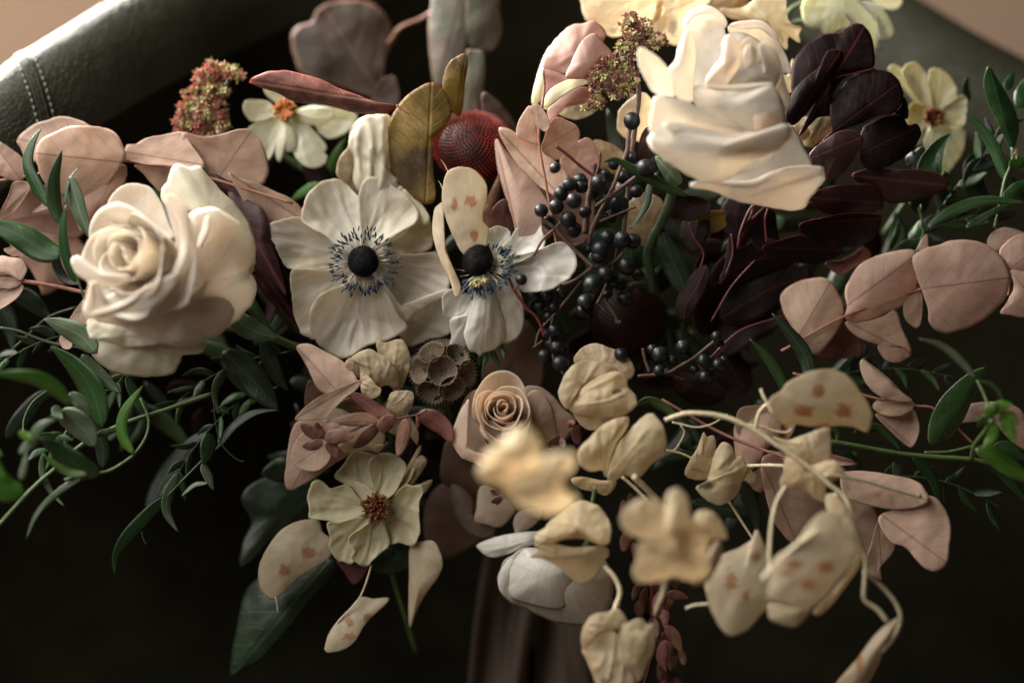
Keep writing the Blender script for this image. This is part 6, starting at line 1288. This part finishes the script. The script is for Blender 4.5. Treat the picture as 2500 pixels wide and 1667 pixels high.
for i in range(64):
    yy = 480 + i*17.5; xx = 1120 + 130*min(1, i/50) + rs_.uniform(-130, 130)*(1 if i < 40 else 0.6)
    dx = rs_.uniform(-45, 45); ln = rs_.uniform(80, 140)
    leaf('leaf', 'k', [(xx, yy), (xx + dx*0.6, yy + ln*0.5), (xx + dx, yy + ln)], rs_.uniform(36, 66), -90 + rs_.uniform(-45, 40), 'leaf_brown', prof=(0.5, 0.6))
leaf('leaf', 'k', [(1235, 1240), (1290, 1310), (1325, 1395)], 72, -40, 'leaf_brown'); leaf('leaf', 'k', [(1235, 1320), (1212, 1420), (1240, 1505)], 66, -40, 'leaf_brown')
leaf('leaf', 'k', [(1240, 1060), (1300, 1065), (1368, 1080)], 60, -40, 'leaf_brown')
for q in ([(1060, 400), (1130, 800), (1180, 1200), (1240, 1600)], [(1120, 600), (1150, 1000), (1150, 1400), (1100, 1600)], [(1178, 1175), (1240, 1220), (1300, 1230)]): stem('stem', 'k', q, 7, -80, 'stem_maroon')

# ---------------------------------------------------------------- ribbons hanging from the binding
def band(name, t, left, right, z0, z1, mat, ph=0.0):
    n = 40; A = spline_open([tp(t, p) for p in left], n); B = spline_open([tp(t, p) for p in right], n); m = 22; V = []; UV = []; VC = []
    for i in range(n):
        f = i/(n-1)
        for j in range(m):
            g_ = j/(m-1); x = A[i][0] + (B[i][0]-A[i][0])*g_; y = A[i][1] + (B[i][1]-A[i][1])*g_
            V.append(P(x, y, z0 + (z1-z0)*f + 20*math.sin(g_*7 + f*3 + ph) + 8*math.sin(g_*17 + ph)))
            UV.append((f, g_ - 0.5)); VC.append((abs(2*g_-1), 0, 0.3))
    Fc = [(i*m+j, i*m+j+1, (i+1)*m+j+1, (i+1)*m+j) for i in range(n-1) for j in range(m-1)]
    return mesh_obj(name, V, Fc, mat, uvs=UV, vc=VC, thick=0.0004)
T('ribbon', 'wide taupe ribbon hanging left of the two at the bottom, out of focus', 'ribbon', 'ribbons hanging at the bottom')
band('tail', 'k', [(230, 700), (180, 900), (130, 1250), (90, 1700)], [(500, 1000), (480, 1160), (455, 1350), (430, 1700)], -330, -330, 'ribbon_taupe')
T('ribbon', 'dim taupe ribbon hanging under the glossy white flower, right of its pair', 'ribbon', 'ribbons hanging at the bottom')
band('tail', 'k', [(500, 1000), (500, 1180), (485, 1400), (480, 1700)], [(900, 1000), (860, 1250), (900, 1450), (960, 1700)], -380, -380, 'ribbon_taupe', 2.0)

# ---------------------------------------------------------------- filler leaves that close the heart of the bouquet
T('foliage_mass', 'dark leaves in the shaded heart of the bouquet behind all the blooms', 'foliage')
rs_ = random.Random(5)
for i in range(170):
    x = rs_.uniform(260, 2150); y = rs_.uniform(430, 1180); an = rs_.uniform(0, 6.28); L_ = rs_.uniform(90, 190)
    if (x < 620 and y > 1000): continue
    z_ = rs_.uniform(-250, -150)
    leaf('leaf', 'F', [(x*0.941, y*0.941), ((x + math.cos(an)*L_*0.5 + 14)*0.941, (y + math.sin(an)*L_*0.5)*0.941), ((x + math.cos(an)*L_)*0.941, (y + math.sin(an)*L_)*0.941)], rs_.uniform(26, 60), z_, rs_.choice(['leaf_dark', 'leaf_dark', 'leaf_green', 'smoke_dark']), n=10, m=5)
